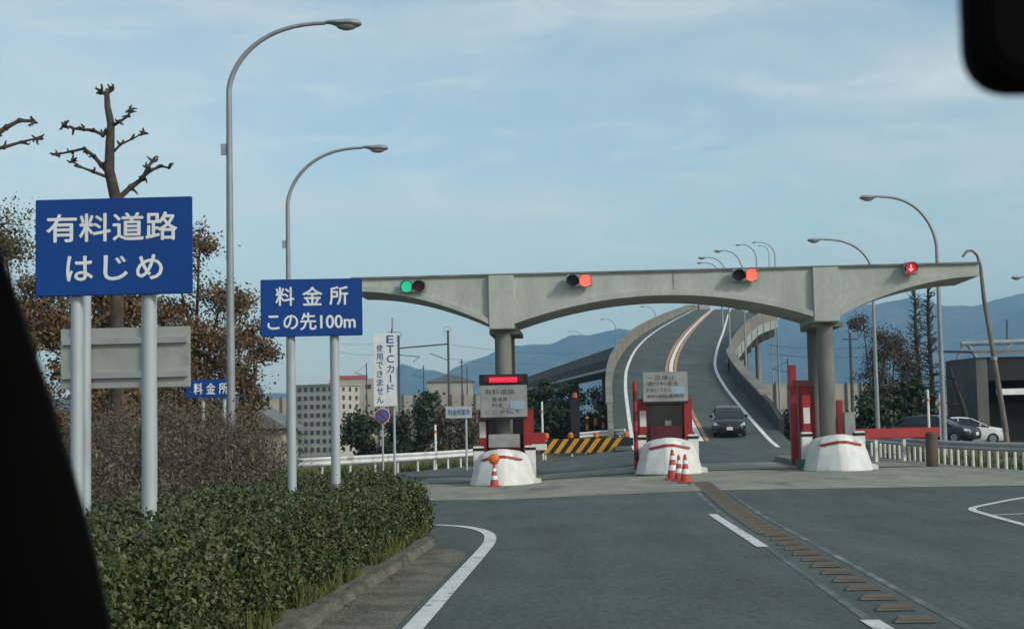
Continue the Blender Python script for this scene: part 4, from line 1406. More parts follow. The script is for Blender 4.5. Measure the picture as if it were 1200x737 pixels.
# beige apartment at the centre left and noise barriers
def barrier(px0, px1, top, d, label, step=2.4):
    a, b = P(px0, top, d), P(px1, top, d)
    zb = zg(a.x, d)
    o = thing('sound_barrier', label, 'wall', (a.x, d, zb))
    h = a.z - zb
    L_ = b.x - a.x
    dz = b.z - a.z
    m = MB()
    m.add([(0, 0, 0), (L_, 0, 0), (L_, 0, h + dz), (0, 0, h), (0, 1, 0), (L_, 1, 0), (L_, 1, h + dz), (0, 1, h)], [(0, 1, 2, 3), (4, 7, 6, 5), (3, 2, 6, 7), (0, 3, 7, 4), (1, 5, 6, 2)])
    m.build('wall', M_beige, o)
    m = MB()
    n = int(L_ / step)
    for k in range(n + 1):
        x = L_ * k / n
        m.box((x, -.15, (h + dz * k / n + .3) / 2), (.25, .28, h + dz * k / n + .3))
    m.build('panel_post', M_under, o)
    m = MB()
    m.box((L_ / 2, -.12, h * .52), (L_, .2, .35))
    m.build('band', M_para, o)
    return o
barrier(285, 345, 466, 300, 'beige panelled railway wall left of the apartment block')
barrier(430, 585, 463, 330, 'long beige panelled railway wall between the white sign and the left pier')
barrier(875, 1075, 450, 260, 'beige panelled railway wall between the ramp and the bare trees')
barrier(1085, 1160, 462, 200, 'short beige panelled wall behind the parked cars', 2.0)
p = P(515, 470, 420)
o = thing('far_house', 'small far beige house above the railway wall behind the wire masts', 'building', (p.x, 420, zg(p.x, 420)))
H_ = P(515, 448, 420).z - o.location.z
MB().box((3, 0, H_ / 2), (12, 8, H_)).build('wall', M_beige, o)
m = MB().prism([(-3.6, H_), (9.6, H_), (3, H_ + 2.2)], -4.5, 4.5)
m.build('roof', M_roofg, o)
# grey roofed house in the scrub at left
p = P(290, 498, 70)
o = thing('house', 'low house with a grey hipped roof behind the scrub at left', 'house', (p.x, 70, zg(p.x, 70)))
ze = P(290, 500, 70).z - o.location.z
zt = P(290, 473, 70).z - o.location.z
MB().box((0, 3, ze / 2), (3.0, 5.4, ze)).build('wall', M_beige, o)
m = MB().prism([(-1.9, ze - .1), (1.9, ze - .1), (0.0, zt)], -.2, 6.2)
m.build('roof', M_roofg, o)
MB().box((.3, .28, ze * .55), (.9, .06, .8)).build('window', M_glass, o)
# sloping pale stair parapet at left
a, b = P(204, 507, 50), P(273, 476, 50)
c_ = P(112, 490, 42)
z0 = zg(a.x, 50)
o = thing('stair_rail', 'pale sloping stair parapet rising to the tall lamp pole behind the scrub', 'stairs', (a.x, 50, z0))
q = b - a
MB().add([(0, 0, a.z - z0 - .9), (q.x, 0, b.z - z0 - .9), (q.x, 0, b.z - z0), (0, 0, a.z - z0), (0, .2, a.z - z0 - .9), (q.x, .2, b.z - z0 - .9), (q.x, .2, b.z - z0), (0, .2, a.z - z0)],
         [(0, 1, 2, 3), (4, 7, 6, 5), (3, 2, 6, 7), (0, 4, 5, 1), (0, 3, 7, 4), (1, 5, 6, 2)]).build('parapet', M_signback, o)
for t in (.05, .5, .95):
    MB().box((q.x * t, .35, (a.z - z0 + q.z * t - .9) / 2), (.2, .2, a.z - z0 + q.z * t - .7)).build('support', M_col, o)
a, b = P(108, 490, 40), P(140, 479, 40)
z0 = zg(a.x, 40)
o = thing('stair_rail', 'pale sloping handrail with balusters seen between the large blue sign posts', 'stairs', (a.x, 40, z0))
q = b - a
MB().tube([(-.6, 0, a.z - z0 - q.z * .85), (q.x, 0, b.z - z0)], .035, 8).build('handrail', M_signback, o)
for k in range(8):
    t = k / 7
    MB().tube([(q.x * t, 0, a.z - z0 + q.z * t - .8), (q.x * t, 0, a.z - z0 + q.z * t)], .018, 6).build('baluster', M_signback, o)
MB().add([(-.6, -.1, 0), (q.x + .1, -.1, 0), (q.x + .1, -.1, b.z - z0 - .8), (-.6, -.1, a.z - z0 - 1.2), (-.6, .3, 0), (q.x + .1, .3, 0), (q.x + .1, .3, b.z - z0 - .8), (-.6, .3, a.z - z0 - 1.2)],
         [(0, 1, 2, 3), (4, 7, 6, 5), (3, 2, 6, 7), (0, 3, 7, 4), (1, 5, 6, 2)]).build('stair_base', M_col, o)
# dark shed at right edge
p = P(1146, 500, 92)
o = thing('shed', 'dark open fronted shed with a white band at the right edge', 'building', (p.x, 92, zg(p.x, 92)), R(4))
z0 = o.location.z
H_ = P(1170, 414, 92).z - z0
Wd = 8.0
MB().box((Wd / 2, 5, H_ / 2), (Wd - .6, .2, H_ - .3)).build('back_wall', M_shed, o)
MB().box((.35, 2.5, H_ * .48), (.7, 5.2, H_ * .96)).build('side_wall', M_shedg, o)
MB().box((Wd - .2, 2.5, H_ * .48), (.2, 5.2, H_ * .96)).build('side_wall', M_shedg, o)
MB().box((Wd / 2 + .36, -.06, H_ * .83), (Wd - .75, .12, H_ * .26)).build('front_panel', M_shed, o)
MB().add([(-.3, -.5, H_), (Wd + .2, -.5, H_), (Wd + .2, 5.6, H_ + .35), (-.3, 5.6, H_ + .35), (-.3, -.5, H_ + .15), (Wd + .2, -.5, H_ + .15), (Wd + .2, 5.6, H_ + .5), (-.3, 5.6, H_ + .5)],
         [(0, 1, 2, 3), (4, 7, 6, 5), (0, 4, 5, 1), (1, 5, 6, 2), (2, 6, 7, 3), (3, 7, 4, 0)]).build('roof', M_roofg, o)
zz = P(1175, 459, 92).z - z0
MB().box((Wd / 2 + .5, -.1, zz), (Wd - 1.4, .16, .36)).build('white_band', M_signw, o)
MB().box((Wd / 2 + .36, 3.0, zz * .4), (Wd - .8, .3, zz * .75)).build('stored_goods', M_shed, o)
# steel frame above it
o0 = P(1110, 500, 104)
o = thing('steel_frame', 'blue grey steel frame with slanting braces above the shed', 'steel frame', (o0.x, 104, zg(o0.x, 104)))
org = Vector(o.location)
def S(px, py, dd=0): return P(px, py, 104) - org + Vector((0, dd, 0))
for nm, a, b, r in (('top_beam', (1126, 403), (1200, 400), .18), ('top_beam', (1200, 400), (1290, 396), .18), ('brace', (1130, 403), (1108, 450), .13), ('brace', (1134, 403), (1158, 442), .13), ('brace', (1190, 400), (1172, 415), .12),
                    ('mast', (1180, 401), (1180, 375), .06), ('leg', (1108, 450), (1108, 520), .13), ('leg', (1158, 442), (1158, 520), .13), ('leg', (1290, 396), (1290, 520), .13), ('brace', (1112, 455), (1155, 520), .2)):
    MB().tube([S(*a), S(*b)], r, 8).build(nm, M_steelb if nm != 'mast' else M_under, o)

# railway masts
def mast_frame():
    d = 270
    a = P(468, 480, d)
    o = thing('railway_mast', 'railway portal mast with two posts and a cross beam against the sky', 'mast', (a.x, d, zg(a.x, d)))
    org = Vector(o.location)
    def Q(px, py): return P(px, py, d) - org
    for px0, px1, t in ((468, 467, 393), (526, 525, 387)):
        b = Q(px0, 480)
        b.z = -.2
        MB().tube([b, Q(px1, t)], .20, 8).build('post', M_under, o)
        c = Q(px1 - 1, t - 1)
        r = MB()
        r.tube([(c.x + .7 * math.cos(q), c.y, c.z + .5 * math.sin(q)) for q in [2 * math.pi * k / 12 for k in range(13)]], .07, 6)
        r.build('ring_insulator', M_galv, o)
    MB().tube([Q(468, 408), Q(525, 403)], .13, 8).build('cross_beam', M_under, o)
    MB().tube([Q(468, 416), Q(492, 418)], .07, 6).build('side_arm', M_under, o)
    MB().tube([Q(504, 414), Q(525, 422)], .07, 6).build('side_arm', M_under, o)
    MB().tube([Q(492, 418), Q(484, 424)], .06, 6).build('side_arm', M_under, o)
    return o
mast_frame()
def small_mast(px, top, d, label):
    a = P(px, 480, d)
    z0 = zg(a.x, d)
    o = thing('catenary_mast', label, 'mast', (a.x, d, z0), 0, 'single railway masts')
    h = P(px, top, d).z - z0
    MB().tube([(0, 0, -.2), (0, 0, h)], [.18, .12], 8).build('post', M_under, o)
    MB().tube([(0, 0, h * .86), (-2.6, 0, h * .90)], .06, 6).build('side_arm', M_under, o)
    MB().tube([(0, 0, h * .97), (-2.4, 0, h * .90)], .04, 6).build('stay', M_under, o)
    return o
small_mast(497, 428, 340, 'single far railway mast between the two posts of the portal mast')
small_mast(548, 430, 360, 'single far railway mast just left of the left toll island')
small_mast(925, 420, 250, 'single railway mast right of the ramp wall')
small_mast(430, 425, 330, 'single far railway mast above the beige block with the red roof edge')
for (a, b, lb) in (((395, 402, 300), (468, 399, 268), 'thin overhead wire left of the railway portal mast'), ((395, 412, 300), (468, 414, 268), 'lower thin overhead wire left of the railway portal mast'), ((527, 420, 268), (640, 426, 300), 'lower thin overhead wire right of the railway portal mast')):
    A_, B_ = P(*a), P(*b)
    o = MB().tube([A_.lerp(B_, k / 8) - A_ - Vector((0, 0, 2.0 * (k / 8) * (1 - k / 8))) for k in range(9)], .03, 5).build('overhead_wire', M_under, loc=A_)
    tag(o, lb, 'wire')
for i, (px, top, dd, lb) in enumerate(((541, 421, 240, 'slim dark pole between the railway mast and the left toll island'), (996, 390, 120, 'slim dark utility pole left of the bare trees'), (459, 385, 250, 'dark pole close behind the tall white sign'), (248, 385, 60, 'thin pale pole rising behind the small far blue sign'))):
    p = P(px, top, dd)
    z0 = zg(p.x, dd)
    q = MB().tube([(0, 0, -.2), (0, 0, p.z - z0)], [.16 if i < 3 else .07, .10 if i < 3 else .05], 8)
    o = q.build('utility_pole', M_under if i < 3 else M_post, loc=(p.x, dd, z0), smooth=True)
    MB().box((0, 0, p.z - z0 - .5), (1.2 if i < 3 else .3, .1, .1)).build('cross_arm', M_under, o)
    tag(o, lb, 'pole')
for i, (a, b, lb) in enumerate((((900, 404, 180), (1075, 400, 150), 'upper pale overhead wire crossing before the right mountains'), ((900, 414, 180), (1075, 411, 150), 'lower pale overhead wire crossing before the right mountains'), ((529, 404, 268), (700, 414, 300), 'thin dark overhead wire from the railway mast to the right'))):
    A_, B_ = P(*a), P(*b)
    pts = []
    for k in range(13):
        t = k / 12
        q = A_.lerp(B_, t)
        q.z -= 1.2 * 4 * t * (1 - t) * .5
        pts.append(q - A_)
    o = MB().tube(pts, .035, 5).build('overhead_wire', M_steelb if i < 2 else M_under, loc=A_)
    tag(o, lb, 'wire')

# ------------------------------------------------------------------ vegetation
def branch_tree(mb, p, dirv_, length, r, depth, rnd, tips, spread=.6, up=.15, seg=4, shrink=.66):
    pts, rad = [p.copy()], [r]
    d_ = dirv_.normalized()
    for i in range(seg):
        d_ = (d_ + Vector((rnd.gauss(0, .14), rnd.gauss(0, .14), rnd.gauss(up * .4, .1)))).normalized()
        p = p + d_ * length / seg
        pts.append(p.copy())
        rad.append(r * (1 - .45 * (i + 1) / seg))
    mb.tube(pts, rad, 6 if r > .03 else 4)
    if depth <= 0:
        tips.append(p)
        return
    n = rnd.choice((2, 3, 3))
    for k in range(n):
        j = rnd.choice(pts[-3:])
        nd = (d_ + Vector((rnd.gauss(0, spread), rnd.gauss(0, spread), rnd.gauss(up, spread * .6)))).normalized()
        branch_tree(mb, j, nd, length * rnd.uniform(.55, .85), rad[-1] * .8, depth - 1, rnd, tips, spread, up, seg, shrink)
def leafy(name, loc, label, cat, h, crown, n, size, mat, seed, group=None, trunk_r=.16, bark=None, sparse=1.0, th=.35, clump=.5):
    """crown: list of (dx, dy, dz, rx, ry, rz) lobes; leaves gather in clumps so gaps stay open"""
    rnd = random.Random(seed)
    g = np.random.default_rng(seed)
    o = thing(name, label, cat, loc, 0, group)
    mb_ = MB()
    pts = [Vector((0, 0, -.2)), Vector((rnd.uniform(-.1, .1), 0, h * th * .5)), Vector((rnd.uniform(-.2, .2), rnd.uniform(-.2, .2), h * th))]
    mb_.tube(pts, [trunk_r, trunk_r * .8, trunk_r * .65], 8)
    top = pts[-1]
    cs = []
    for dx, dy, dz, rx, ry, rz_l in crown:
        c = Vector((dx, dy, dz))
        mb_.tube([top, top.lerp(c, .5) + Vector((rnd.uniform(-.2, .2), rnd.uniform(-.2, .2), .1)), c], [trunk_r * .45, trunk_r * .3, trunk_r * .12], 6)
        nc = max(5, int(16 * rx * rz_l * sparse))
        for k in range(nc):
            v = g.normal(size=3)
            v /= np.linalg.norm(v)
            rr_ = g.uniform(.35, 1.08)
            q = np.array([dx + v[0] * rx * rr_, dy + v[1] * ry * rr_, dz + v[2] * rz_l * rr_])
            cs.append(q)
            for _ in range(3):
                e_ = Vector(q) + Vector((rnd.gauss(0, .3), rnd.gauss(0, .3), rnd.gauss(.05, .25)))
                mb_.tube([Vector(q), Vector(q).lerp(e_, .5) + Vector((0, 0, .04)), e_], [.010, .007, .003], 3)
            if True:
                mb_.tube([c, c.lerp(Vector(q), .6) + Vector((0, 0, .05)), Vector(q)], [trunk_r * .14, .02, .008], 4)
    mb_.build('trunk', bark or M_bark, o, smooth=True)
    cs = np.array(cs)
    idx = g.integers(0, len(cs), n)
    cr_ = clump * g.uniform(.5, 1.2, size=len(cs))
    pts_ = cs[idx] + g.normal(size=(n, 3)) * (cr_[idx, None] * np.array([.5, .5, .38]))
    pts_ = pts_[pts_[:, 2] > .05]
    leaves('crown', pts_, size, mat, o)
    return o

# pollarded bare tree
def px_tree(name, base_px, d, paths, label, twigs=True, seed=3):
    rnd = random.Random(seed)
    b0 = P(base_px, 500, d)
    z0 = zg(b0.x, d)
    o = thing(name, label, 'tree', (b0.x, d, z0))
    org = Vector((b0.x, d, z0))
    tr, br = MB(), []
    for i, (pts, r) in enumerate(paths):
        pp = []
        off_y = 0 if i == 0 or len(pts) == 2 else rnd.uniform(-.5, .5)
        for j, (x, y) in enumerate(pts):
            q = P(x, y, d) - org
            q.y += off_y * j / max(1, len(pts) - 1) + (rnd.uniform(-.06, .06) if i and j else 0)
            pp.append(q)
        rs = [r[0] + (r[1] - r[0]) * j / (len(pts) - 1) for j in range(len(pts))]
        if i == 0:
            pp[0].z = -.2
            tr.tube(pp, rs, 10)
            tr.build('trunk', M_bark, o, smooth=True)
        else:
            m = MB()
            rs = [q_ * .6 for q_ in rs]
            m.tube(pp, rs, 7)
            # knuckles and stubby shoots
            for j in range(1, len(pp)):
                for k in range(2 if j < len(pp) - 1 else 6):
                    v = Vector((rnd.gauss(0, 1), rnd.gauss(0, 1), rnd.gauss(.35, .8))).normalized()
                    st_ = pp[j]
                    e1_ = st_ + v * rnd.uniform(.04, .09)
                    e2_ = e1_ + (v + Vector((rnd.gauss(0, .7), rnd.gauss(0, .7), rnd.gauss(.2, .6)))).normalized() * rnd.uniform(.03, .08)
                    e3_ = e2_ + (v + Vector((rnd.gauss(0, .9), rnd.gauss(0, .9), rnd.gauss(.3, .7)))).normalized() * rnd.uniform(.02, .06)
                    m.tube([st_, e1_, e2_, e3_], [.03, .026, .019, .009], 5)
                m.tube([pp[j] - Vector((0, 0, rs[j] * 1.3)), pp[j], pp[j] + Vector((0, 0, rs[j] * 1.3))], [rs[j] * .6, rs[j] * 1.5, rs[j] * .6], 7)
            m.build('branch', M_bark, o, smooth=True)
    return o
px_tree('pollarded_tree', 138, 30, [
    ([(138, 640), (137, 300), (136, 235), (128, 200), (129, 165), (130, 145), (126, 125), (125, 107)], (.145, .05)),
    ([(125, 112), (118, 108)], (.05, .04)), ([(125, 112), (130, 106)], (.05, .04)),
    ([(130, 150), (120, 158), (108, 152), (95, 150), (82, 148), (70, 144)], (.075, .03)),
    ([(129, 205), (118, 193), (108, 182), (97, 173), (80, 175), (60, 178)], (.085, .03)),
    ([(127, 208), (112, 203), (100, 199), (92, 194)], (.06, .025)),
    ([(131, 180), (142, 170), (155, 163), (168, 157)], (.05, .02)),
    ([(131, 148), (142, 143), (150, 136), (153, 130)], (.06, .03)),
    ([(140, 232), (152, 219), (166, 208), (172, 195), (176, 188)], (.10, .05)),
    ([(166, 208), (178, 200), (190, 195), (199, 198)], (.07, .03)),
], 'bare pollarded tree with knuckled branches rising behind the large blue sign')
px_tree('pollarded_tree', -62, 29, [
    ([(-62, 640), (-60, 300), (-58, 200), (-56, 140)], (.22, .12)),
    ([(-58, 190), (-30, 165), (-8, 158), (5, 148), (20, 140), (36, 140)], (.12, .05)),
    ([(-58, 200), (-30, 178), (0, 170), (18, 163), (36, 158)], (.09, .03)),
    ([(-56, 150), (-80, 130), (-90, 120)], (.09, .05)),
    ([(-56, 145), (-50, 110), (-52, 90)], (.09, .05)),
], 'second bare pollarded tree, branch tips entering at the left edge', seed=5)

def tree_px(px, py_top, d, name, label, wpx, n, size, mat, seed, lobes=6, sparse=1.0, clump=.5, th=.35, cat='tree', group=None, bark=None, low=.35):
    rnd = random.Random(seed)
    p = P(px, py_top, d)
    z0 = zg(p.x, d)
    h = p.z - z0
    wr = wpx * d / F / 2
    cr_ = []
    for k in range(lobes):
        t = (k + .5) / lobes
        zz = h * (low + (1 - low) * t) - wr * .10
        rad = wr * (1 - .55 * abs(t - .4) ** 1.2)
        a_ = rnd.uniform(0, 6.28)
        dd = rad * .45
        lr = rad * rnd.uniform(.45, .7)
        cr_.append((dd * math.cos(a_), dd * math.sin(a_), min(zz, h - lr * .5), lr, lr, lr * .6))
    return leafy(name, (p.x, d, z0), label, cat, h, cr_, n, size, mat, seed, group, trunk_r=max(.06, h * .022), sparse=sparse, clump=clump, th=th, bark=bark)
# autumn trees at left
tree_px(232, 268, 46, 'autumn_tree', 'reddish brown autumn tree rising behind the tall left lamp', 150, 13950, .105, M_autumn, 21, lobes=8, clump=.55, low=.30, group='autumn trees at left')
tree_px(170, 330, 40, 'autumn_tree', 'brown autumn tree directly behind the large blue sign', 170, 13950, .105, M_autumn, 22, lobes=8, clump=.6, low=.2, group='autumn trees at left')
tree_px(22, 248, 52, 'autumn_tree', 'olive yellow tree at the left edge behind the large blue sign', 150, 17000, .115, M_olive, 23, lobes=9, clump=.8, low=.2, group='autumn trees at left')
tree_px(285, 345, 52, 'autumn_tree', 'lower brown autumn tree at the right of the tree group, beside the tall lamp pole', 85, 7750, .105, M_autumn, 24, lobes=6, clump=.5, low=.3, group='autumn trees at left')
tree_px(90, 330, 36, 'autumn_tree', 'dark brown tree low behind the left post of the large blue sign', 150, 12400, .105, M_autumn, 25, lobes=7, clump=.6, low=.12, group='autumn trees at left')
tree_px(20, 350, 34, 'autumn_tree', 'brown tree at the left edge next to the dark car pillar', 160, 12400, .105, M_autumn, 26, lobes=7, clump=.6, low=.1, group='autumn trees at left')
# evergreen shrubs beyond the plaza
for i, (px, py, d, wp, n, mt, lb) in enumerate((
    (492, 462, 112, 52, 3600, M_ever, 'dark evergreen bush right of the tall white sign'), (524, 478, 100, 44, 2400, M_brownb, 'brownish bush under the railway mast'), (548, 484, 96, 40, 2000, M_brownb, 'brownish bush left of the left toll island'),
    (425, 487, 105, 56, 2600, M_ever, 'low green bush right of the apartment block'), (462, 490, 98, 40, 2000, M_ever, 'low green bush under the tall white sign'),
    (628, 446, 120, 62, 4200, M_ever, 'dark evergreen tree just right of the left toll island'), (664, 448, 128, 66, 4200, M_ever, 'dark evergreen tree below the viaduct'), (700, 458, 122, 40, 2400, M_brownb, 'brown green shrub at the left foot of the ramp'),
    (602, 470, 110, 40, 2600, M_ever, 'green shrub directly behind the left toll island'), (645, 478, 104, 60, 3000, M_ever, 'low green shrub behind the striped barricade'), (690, 486, 108, 40, 2000, M_ever, 'low shrub beside the dark board'),
    (1022, 366, 92, 72, 9000, M_redbr, 'reddish brown half bare tree behind the right pier'), (1048, 390, 96, 56, 6000, M_redbr, 'brownish tree left of the two tall bare trunks'),
    (1015, 455, 86, 62, 3000, M_ever, 'dark green bush at the foot of the reddish tree'), (1062, 448, 88, 52, 2600, M_ever, 'dark green bush at the foot of the two tall bare trunks'),
    (1125, 486, 110, 44, 1400, M_brownb, 'low brown bush behind the white car'), (968, 478, 105, 40, 1500, M_brownb, 'brown bush behind the red cabinet of the right toll island'), (920, 484, 120, 34, 1200, M_ever, 'small green bush right of the ramp wall'))):
    tree_px(px, py, d, 'shrub' if py > 440 else 'tree', lb, wp, n if mt is not M_redbr else int(n * .75), .30 if mt is M_ever else (.13 if mt is M_redbr else .2), mt, 40 + i, lobes=6, clump=.75, low=.12 if py > 430 else .3, th=.2, cat='shrub' if py > 440 else 'tree', sparse=.8)
# two tall bare trunks at right
def spike_tree(px, top, d, label, seed):
    rnd = random.Random(seed)
    p = P(px, top, d)
    z0 = zg(p.x, d)
    h = p.z - z0
    o = thing('bare_tree', label, 'tree', (p.x, d, z0), 0, 'tall bare trees at right')
    MB().tube([(0, 0, -.2), (.05, 0, h * .4), (-.05, 0, h * .8), (0, 0, h)], [.2, .16, .1, .04], 8).build('trunk', M_barkg, o, smooth=True)
    m = MB()
    for k in range(150):
        z = h * (.16 + .84 * (k / 150))
        a = rnd.uniform(0, 6.28)
        ln = rnd.uniform(.35, 1.1) * (1.25 - .75 * z / h)
        q = Vector((math.cos(a) * ln, math.sin(a) * ln, rnd.uniform(-.1, .5)))
        b0 = Vector((0, 0, z))
        m.tube([b0, b0 + q * .55, b0 + q], [.045, .03, .012], 4)
        for _ in range(3):
            e = b0 + q * rnd.uniform(.4, 1)
            m.tube([e, e + Vector((rnd.gauss(0, .2), rnd.gauss(0, .2), rnd.uniform(.05, .35)))], [.02, .008], 4)
    m.build('branches', M_barkg, o)
    return o
spike_tree(1072, 342, 98, 'left one of two tall bare trees with stubby branches', 61)
spike_tree(1087, 338, 101, 'right one of two tall bare trees, next to the tall right lamp', 62)
# leaning bare trunk near the parked cars
a, b = P(1112, 430, 92), P(1140, 505, 92)
b.z = zg(b.x, 92)
o = MB().tube([Vector((0, 0, -.1)), (a - b) * .5 + Vector((.1, 0, 0)), a - b], [.22, .16, .1], 8).build('leaning_trunk', M_barkg, loc=b, smooth=True)
m = MB()
rnd = random.Random(9)
for k in range(14):
    s0 = (a - b) * rnd.uniform(.5, 1)
    m.tube([s0, s0 + Vector((rnd.gauss(0, .5), rnd.gauss(0, .4), rnd.uniform(.1, .8)))], [.05, .012], 4)
m.build('branches', M_barkg, o)
tag(o, 'leaning bare trunk behind the white parked car', 'tree')

# hedge along the verge
hx = lambda y: kx(y) - .42
def hedge():
    o = thing('hedge', 'clipped leafy green hedge along the kerb under the blue signs', 'hedge', (hx(16), 16, .11))
    org = np.array(o.location)
    Y0, Y1, Wd, Ht = 9.0, 25.9, 2.3, .80
    m = MB()
    rings = []
    for i in range(35):
        y = Y0 + .1 + (Y1 - .2 - Y0) * i / 34
        x = hx(y)
        k = 1 - .3 * ss(Y1 - 1.2, Y1, y)
        j = lambda: random.uniform(-.05, .05)
        wv = Wd
        pr = [(0.06, 0), (-.03, .35 * Ht), (-.10, .75 * Ht), (-.3, .90 * Ht), (-wv * .5, .93 * Ht), (-wv + .3, .9 * Ht), (-wv + .1, .7 * Ht), (-wv, 0)]
        rings.append([(x - .12 + a + j() - org[0], y - org[1], max(0, b * k + j() * .5)) for a, b in pr])
    m.loft(rings)
    m.build('hedge_core', pm('hedge_core', (.018, .022, .012), (.03, .026, .016), 5, .95), o)
    N = 210000
    g = rng
    y = Y0 + (Y1 - Y0) * g.uniform(0, 1, N) ** .85
    s_ = g.uniform(0, 1, N)
    face = g.uniform(0, 1, N)
    xs = np.zeros(N)
    zs = np.zeros(N)
    bump = .07 * np.sin(y * 2.3) + .06 * np.sin(y * 5.1 + 1) + .05 * np.sin(y * 9.7 + 2)
    side = face < .40
    topm = (face >= .40) & (face < .88)
    rest = face >= .88
    zs[side] = s_[side] * Ht * 1.0
    xs[side] = .05 - .16 * (s_[side] ** 2) + bump[side] * .8 + np.abs(g.normal(0, .05, side.sum()))
    xs[topm] = -s_[topm] * Wd
    zs[topm] = Ht * (1 - .10 * np.abs(s_[topm] * 2 - 1) ** 4) + (.06 * np.sin(xs[topm] * 4 + y[topm] * 1.7) + .05 * np.sin(y[topm] * 3.9 - xs[topm] * 2) + .04 * np.sin(y[topm] * 8.3)) + np.abs(g.normal(0, .035, topm.sum())) + (g.uniform(0, 1, topm.sum()) > .985) * g.uniform(.03, .16, topm.sum())
    xs[rest] = -s_[rest] * Wd
    zs[rest] = g.uniform(0.05, Ht, rest.sum())
    y[rest] = Y1 + g.normal(0, .06, rest.sum()) - .1
    rd_ = 1 - .10 * np.clip((y - (Y1 - .5)) / .5, 0, 1)
    zs = np.clip(zs * rd_, .02, None)
    nz = g.normal(0, .03, (N, 3))
    hxv = np.array([hx(a) for a in y])
    pts = np.stack([hxv + xs, y, zs], 1) + nz
    pts -= np.array([org[0], org[1], 0])
    leaves('foliage', pts, .046, M_hedge, o, aspect=1.7, jitter=.55)
    return o
hedge()
# weeds and grass along the hedge foot
N = 5200
y = rng.uniform(10, 24.5, N)
base = np.array([kx(a) for a in y]) - .10 - np.abs(rng.normal(0, .13, N))
patch = (np.sin(y * 1.3) + np.sin(y * 2.9 + 1) + rng.normal(0, .6, N)) > .05
y, base = y[patch], base[patch]
m = MB()
for a, b in zip(base, y):
    h = random.uniform(.05, .20) * (1 + .5 * math.sin(b * 3.1))
    t = random.uniform(0, 6.28)
    l = Vector((math.cos(t), math.sin(t), 0))
    q = Vector((a, b, .108))
    e = q + Vector((random.gauss(0, .05), random.gauss(0, .05), h))
    m.add([q - l * .012, q + l * .012, e], [(0, 1, 2)])
o = m.build('grass', M_grass)
tag(o, 'yellow green weeds along the foot of the hedge', 'grass', kind='stuff')
# dead leaves along the gutter
N = 2600
y = rng.uniform(11, 24, N)
x = np.array([kx(a) for a in y]) + .02 + np.abs(rng.normal(0, .28, N)) * (.5 + .8 * rng.uniform(0, 1, N))
keep = (np.sin(y * 2.1) + np.sin(y * 5.3 + x * 3) + rng.normal(0, .8, N)) > -.3
pts = np.stack([x, y, np.full(N, .016)], 1)[keep]
on = pts[:, 0] < np.array([kx(a) for a in pts[:, 1]]) + .10
pts[on, 2] = .115
o = leaves('leaf_litter', pts, .045, leafmat('dead_leaf', [(.10, .075, .045), (.20, .15, .09), (.06, .05, .035), (.24, .19, .13)], .8), aspect=1.5, flat=True)
tag(o, 'dead leaves and grit along the gutter by the kerb', 'leaf litter', kind='stuff')
# dry scrub behind the hedge: stalks and small dead leaves
m = MB()
cent = []
rnd = random.Random(4)
for k in range(900):
    d = rnd.uniform(19, 34)
    px = rnd.uniform(60, 330)
    if px < 90 and rnd.random() < .5: continue
    p = P(px, 500, d)
    x = p.x
    if x > hx(min(d, 25)) - 2.4 and d < 27: continue
    ht = rnd.uniform(1.0, 2.35) * (1 - .25 * ss(250, 340, px)) * (.6 + .4 * ss(19, 24, d))
    q = Vector((x, d, zg(x, d) + .0))
    lean = Vector((rnd.gauss(0, .22), rnd.gauss(0, .15), 0))
    m.tube([q, q + lean * .4 + Vector((0, 0, ht * .55)), q + lean + Vector((0, 0, ht))], [.012, .009, .004], 4)
    for s in range(9):
        t = rnd.uniform(.25, 1)
        e = q + lean * t + Vector((0, 0, ht * t))
        v = Vector((rnd.gauss(0, .22), rnd.gauss(0, .18), rnd.uniform(.02, .26)))
        m.tube([e, e + v], [.006, .003], 3)
        for _ in range(7):
            u_ = rnd.uniform(.3, 1.15)
            cent.append(tuple(e + v * u_ + Vector((rnd.gauss(0, .06), rnd.gauss(0, .06), rnd.gauss(0, .06)))))
o = m.build('dry_undergrowth', M_bark)
lv = leaves('dry_leaves', np.array(cent), .075, M_scrub, o, aspect=2.6)
tag(o, 'tangled dry brown scrub behind the hedge', 'undergrowth', kind='stuff')
lv['kind'] = 'stuff'
# short rough growth along the far guardrail and right bank
m = MB()
for k in range(9000):
    if rnd.random() < .55:
        t = rnd.random()
        y_ = 50 + 32 * t
        x_ = float(np.interp(y_, [50, 57, 66, 74.5, 79.6, 82], [-14.5, -9.2, -4.8, -2.3, .4, 1.5])) - abs(rnd.gauss(0, 3.5)) - .15
    else:
        y_ = rnd.uniform(30, 80)
        x_ = plazaR(y_) + .35 + abs(rnd.gauss(0, 2.0))
    h = rnd.uniform(.06, .32)
    a_ = rnd.uniform(0, 6.28)
    l = Vector((math.cos(a_), math.sin(a_), 0)) * .04
    q = Vector((x_, y_, zg(x_, y_) - .05))
    e = q + Vector((rnd.gauss(0, .1), rnd.gauss(0, .1), h))
    m.add([q - l, q + l, e], [(0, 1, 2)])
o = m.build('roadside_grass', M_grass)
tag(o, 'rough roadside grass behind the guardrails', 'grass', kind='stuff')

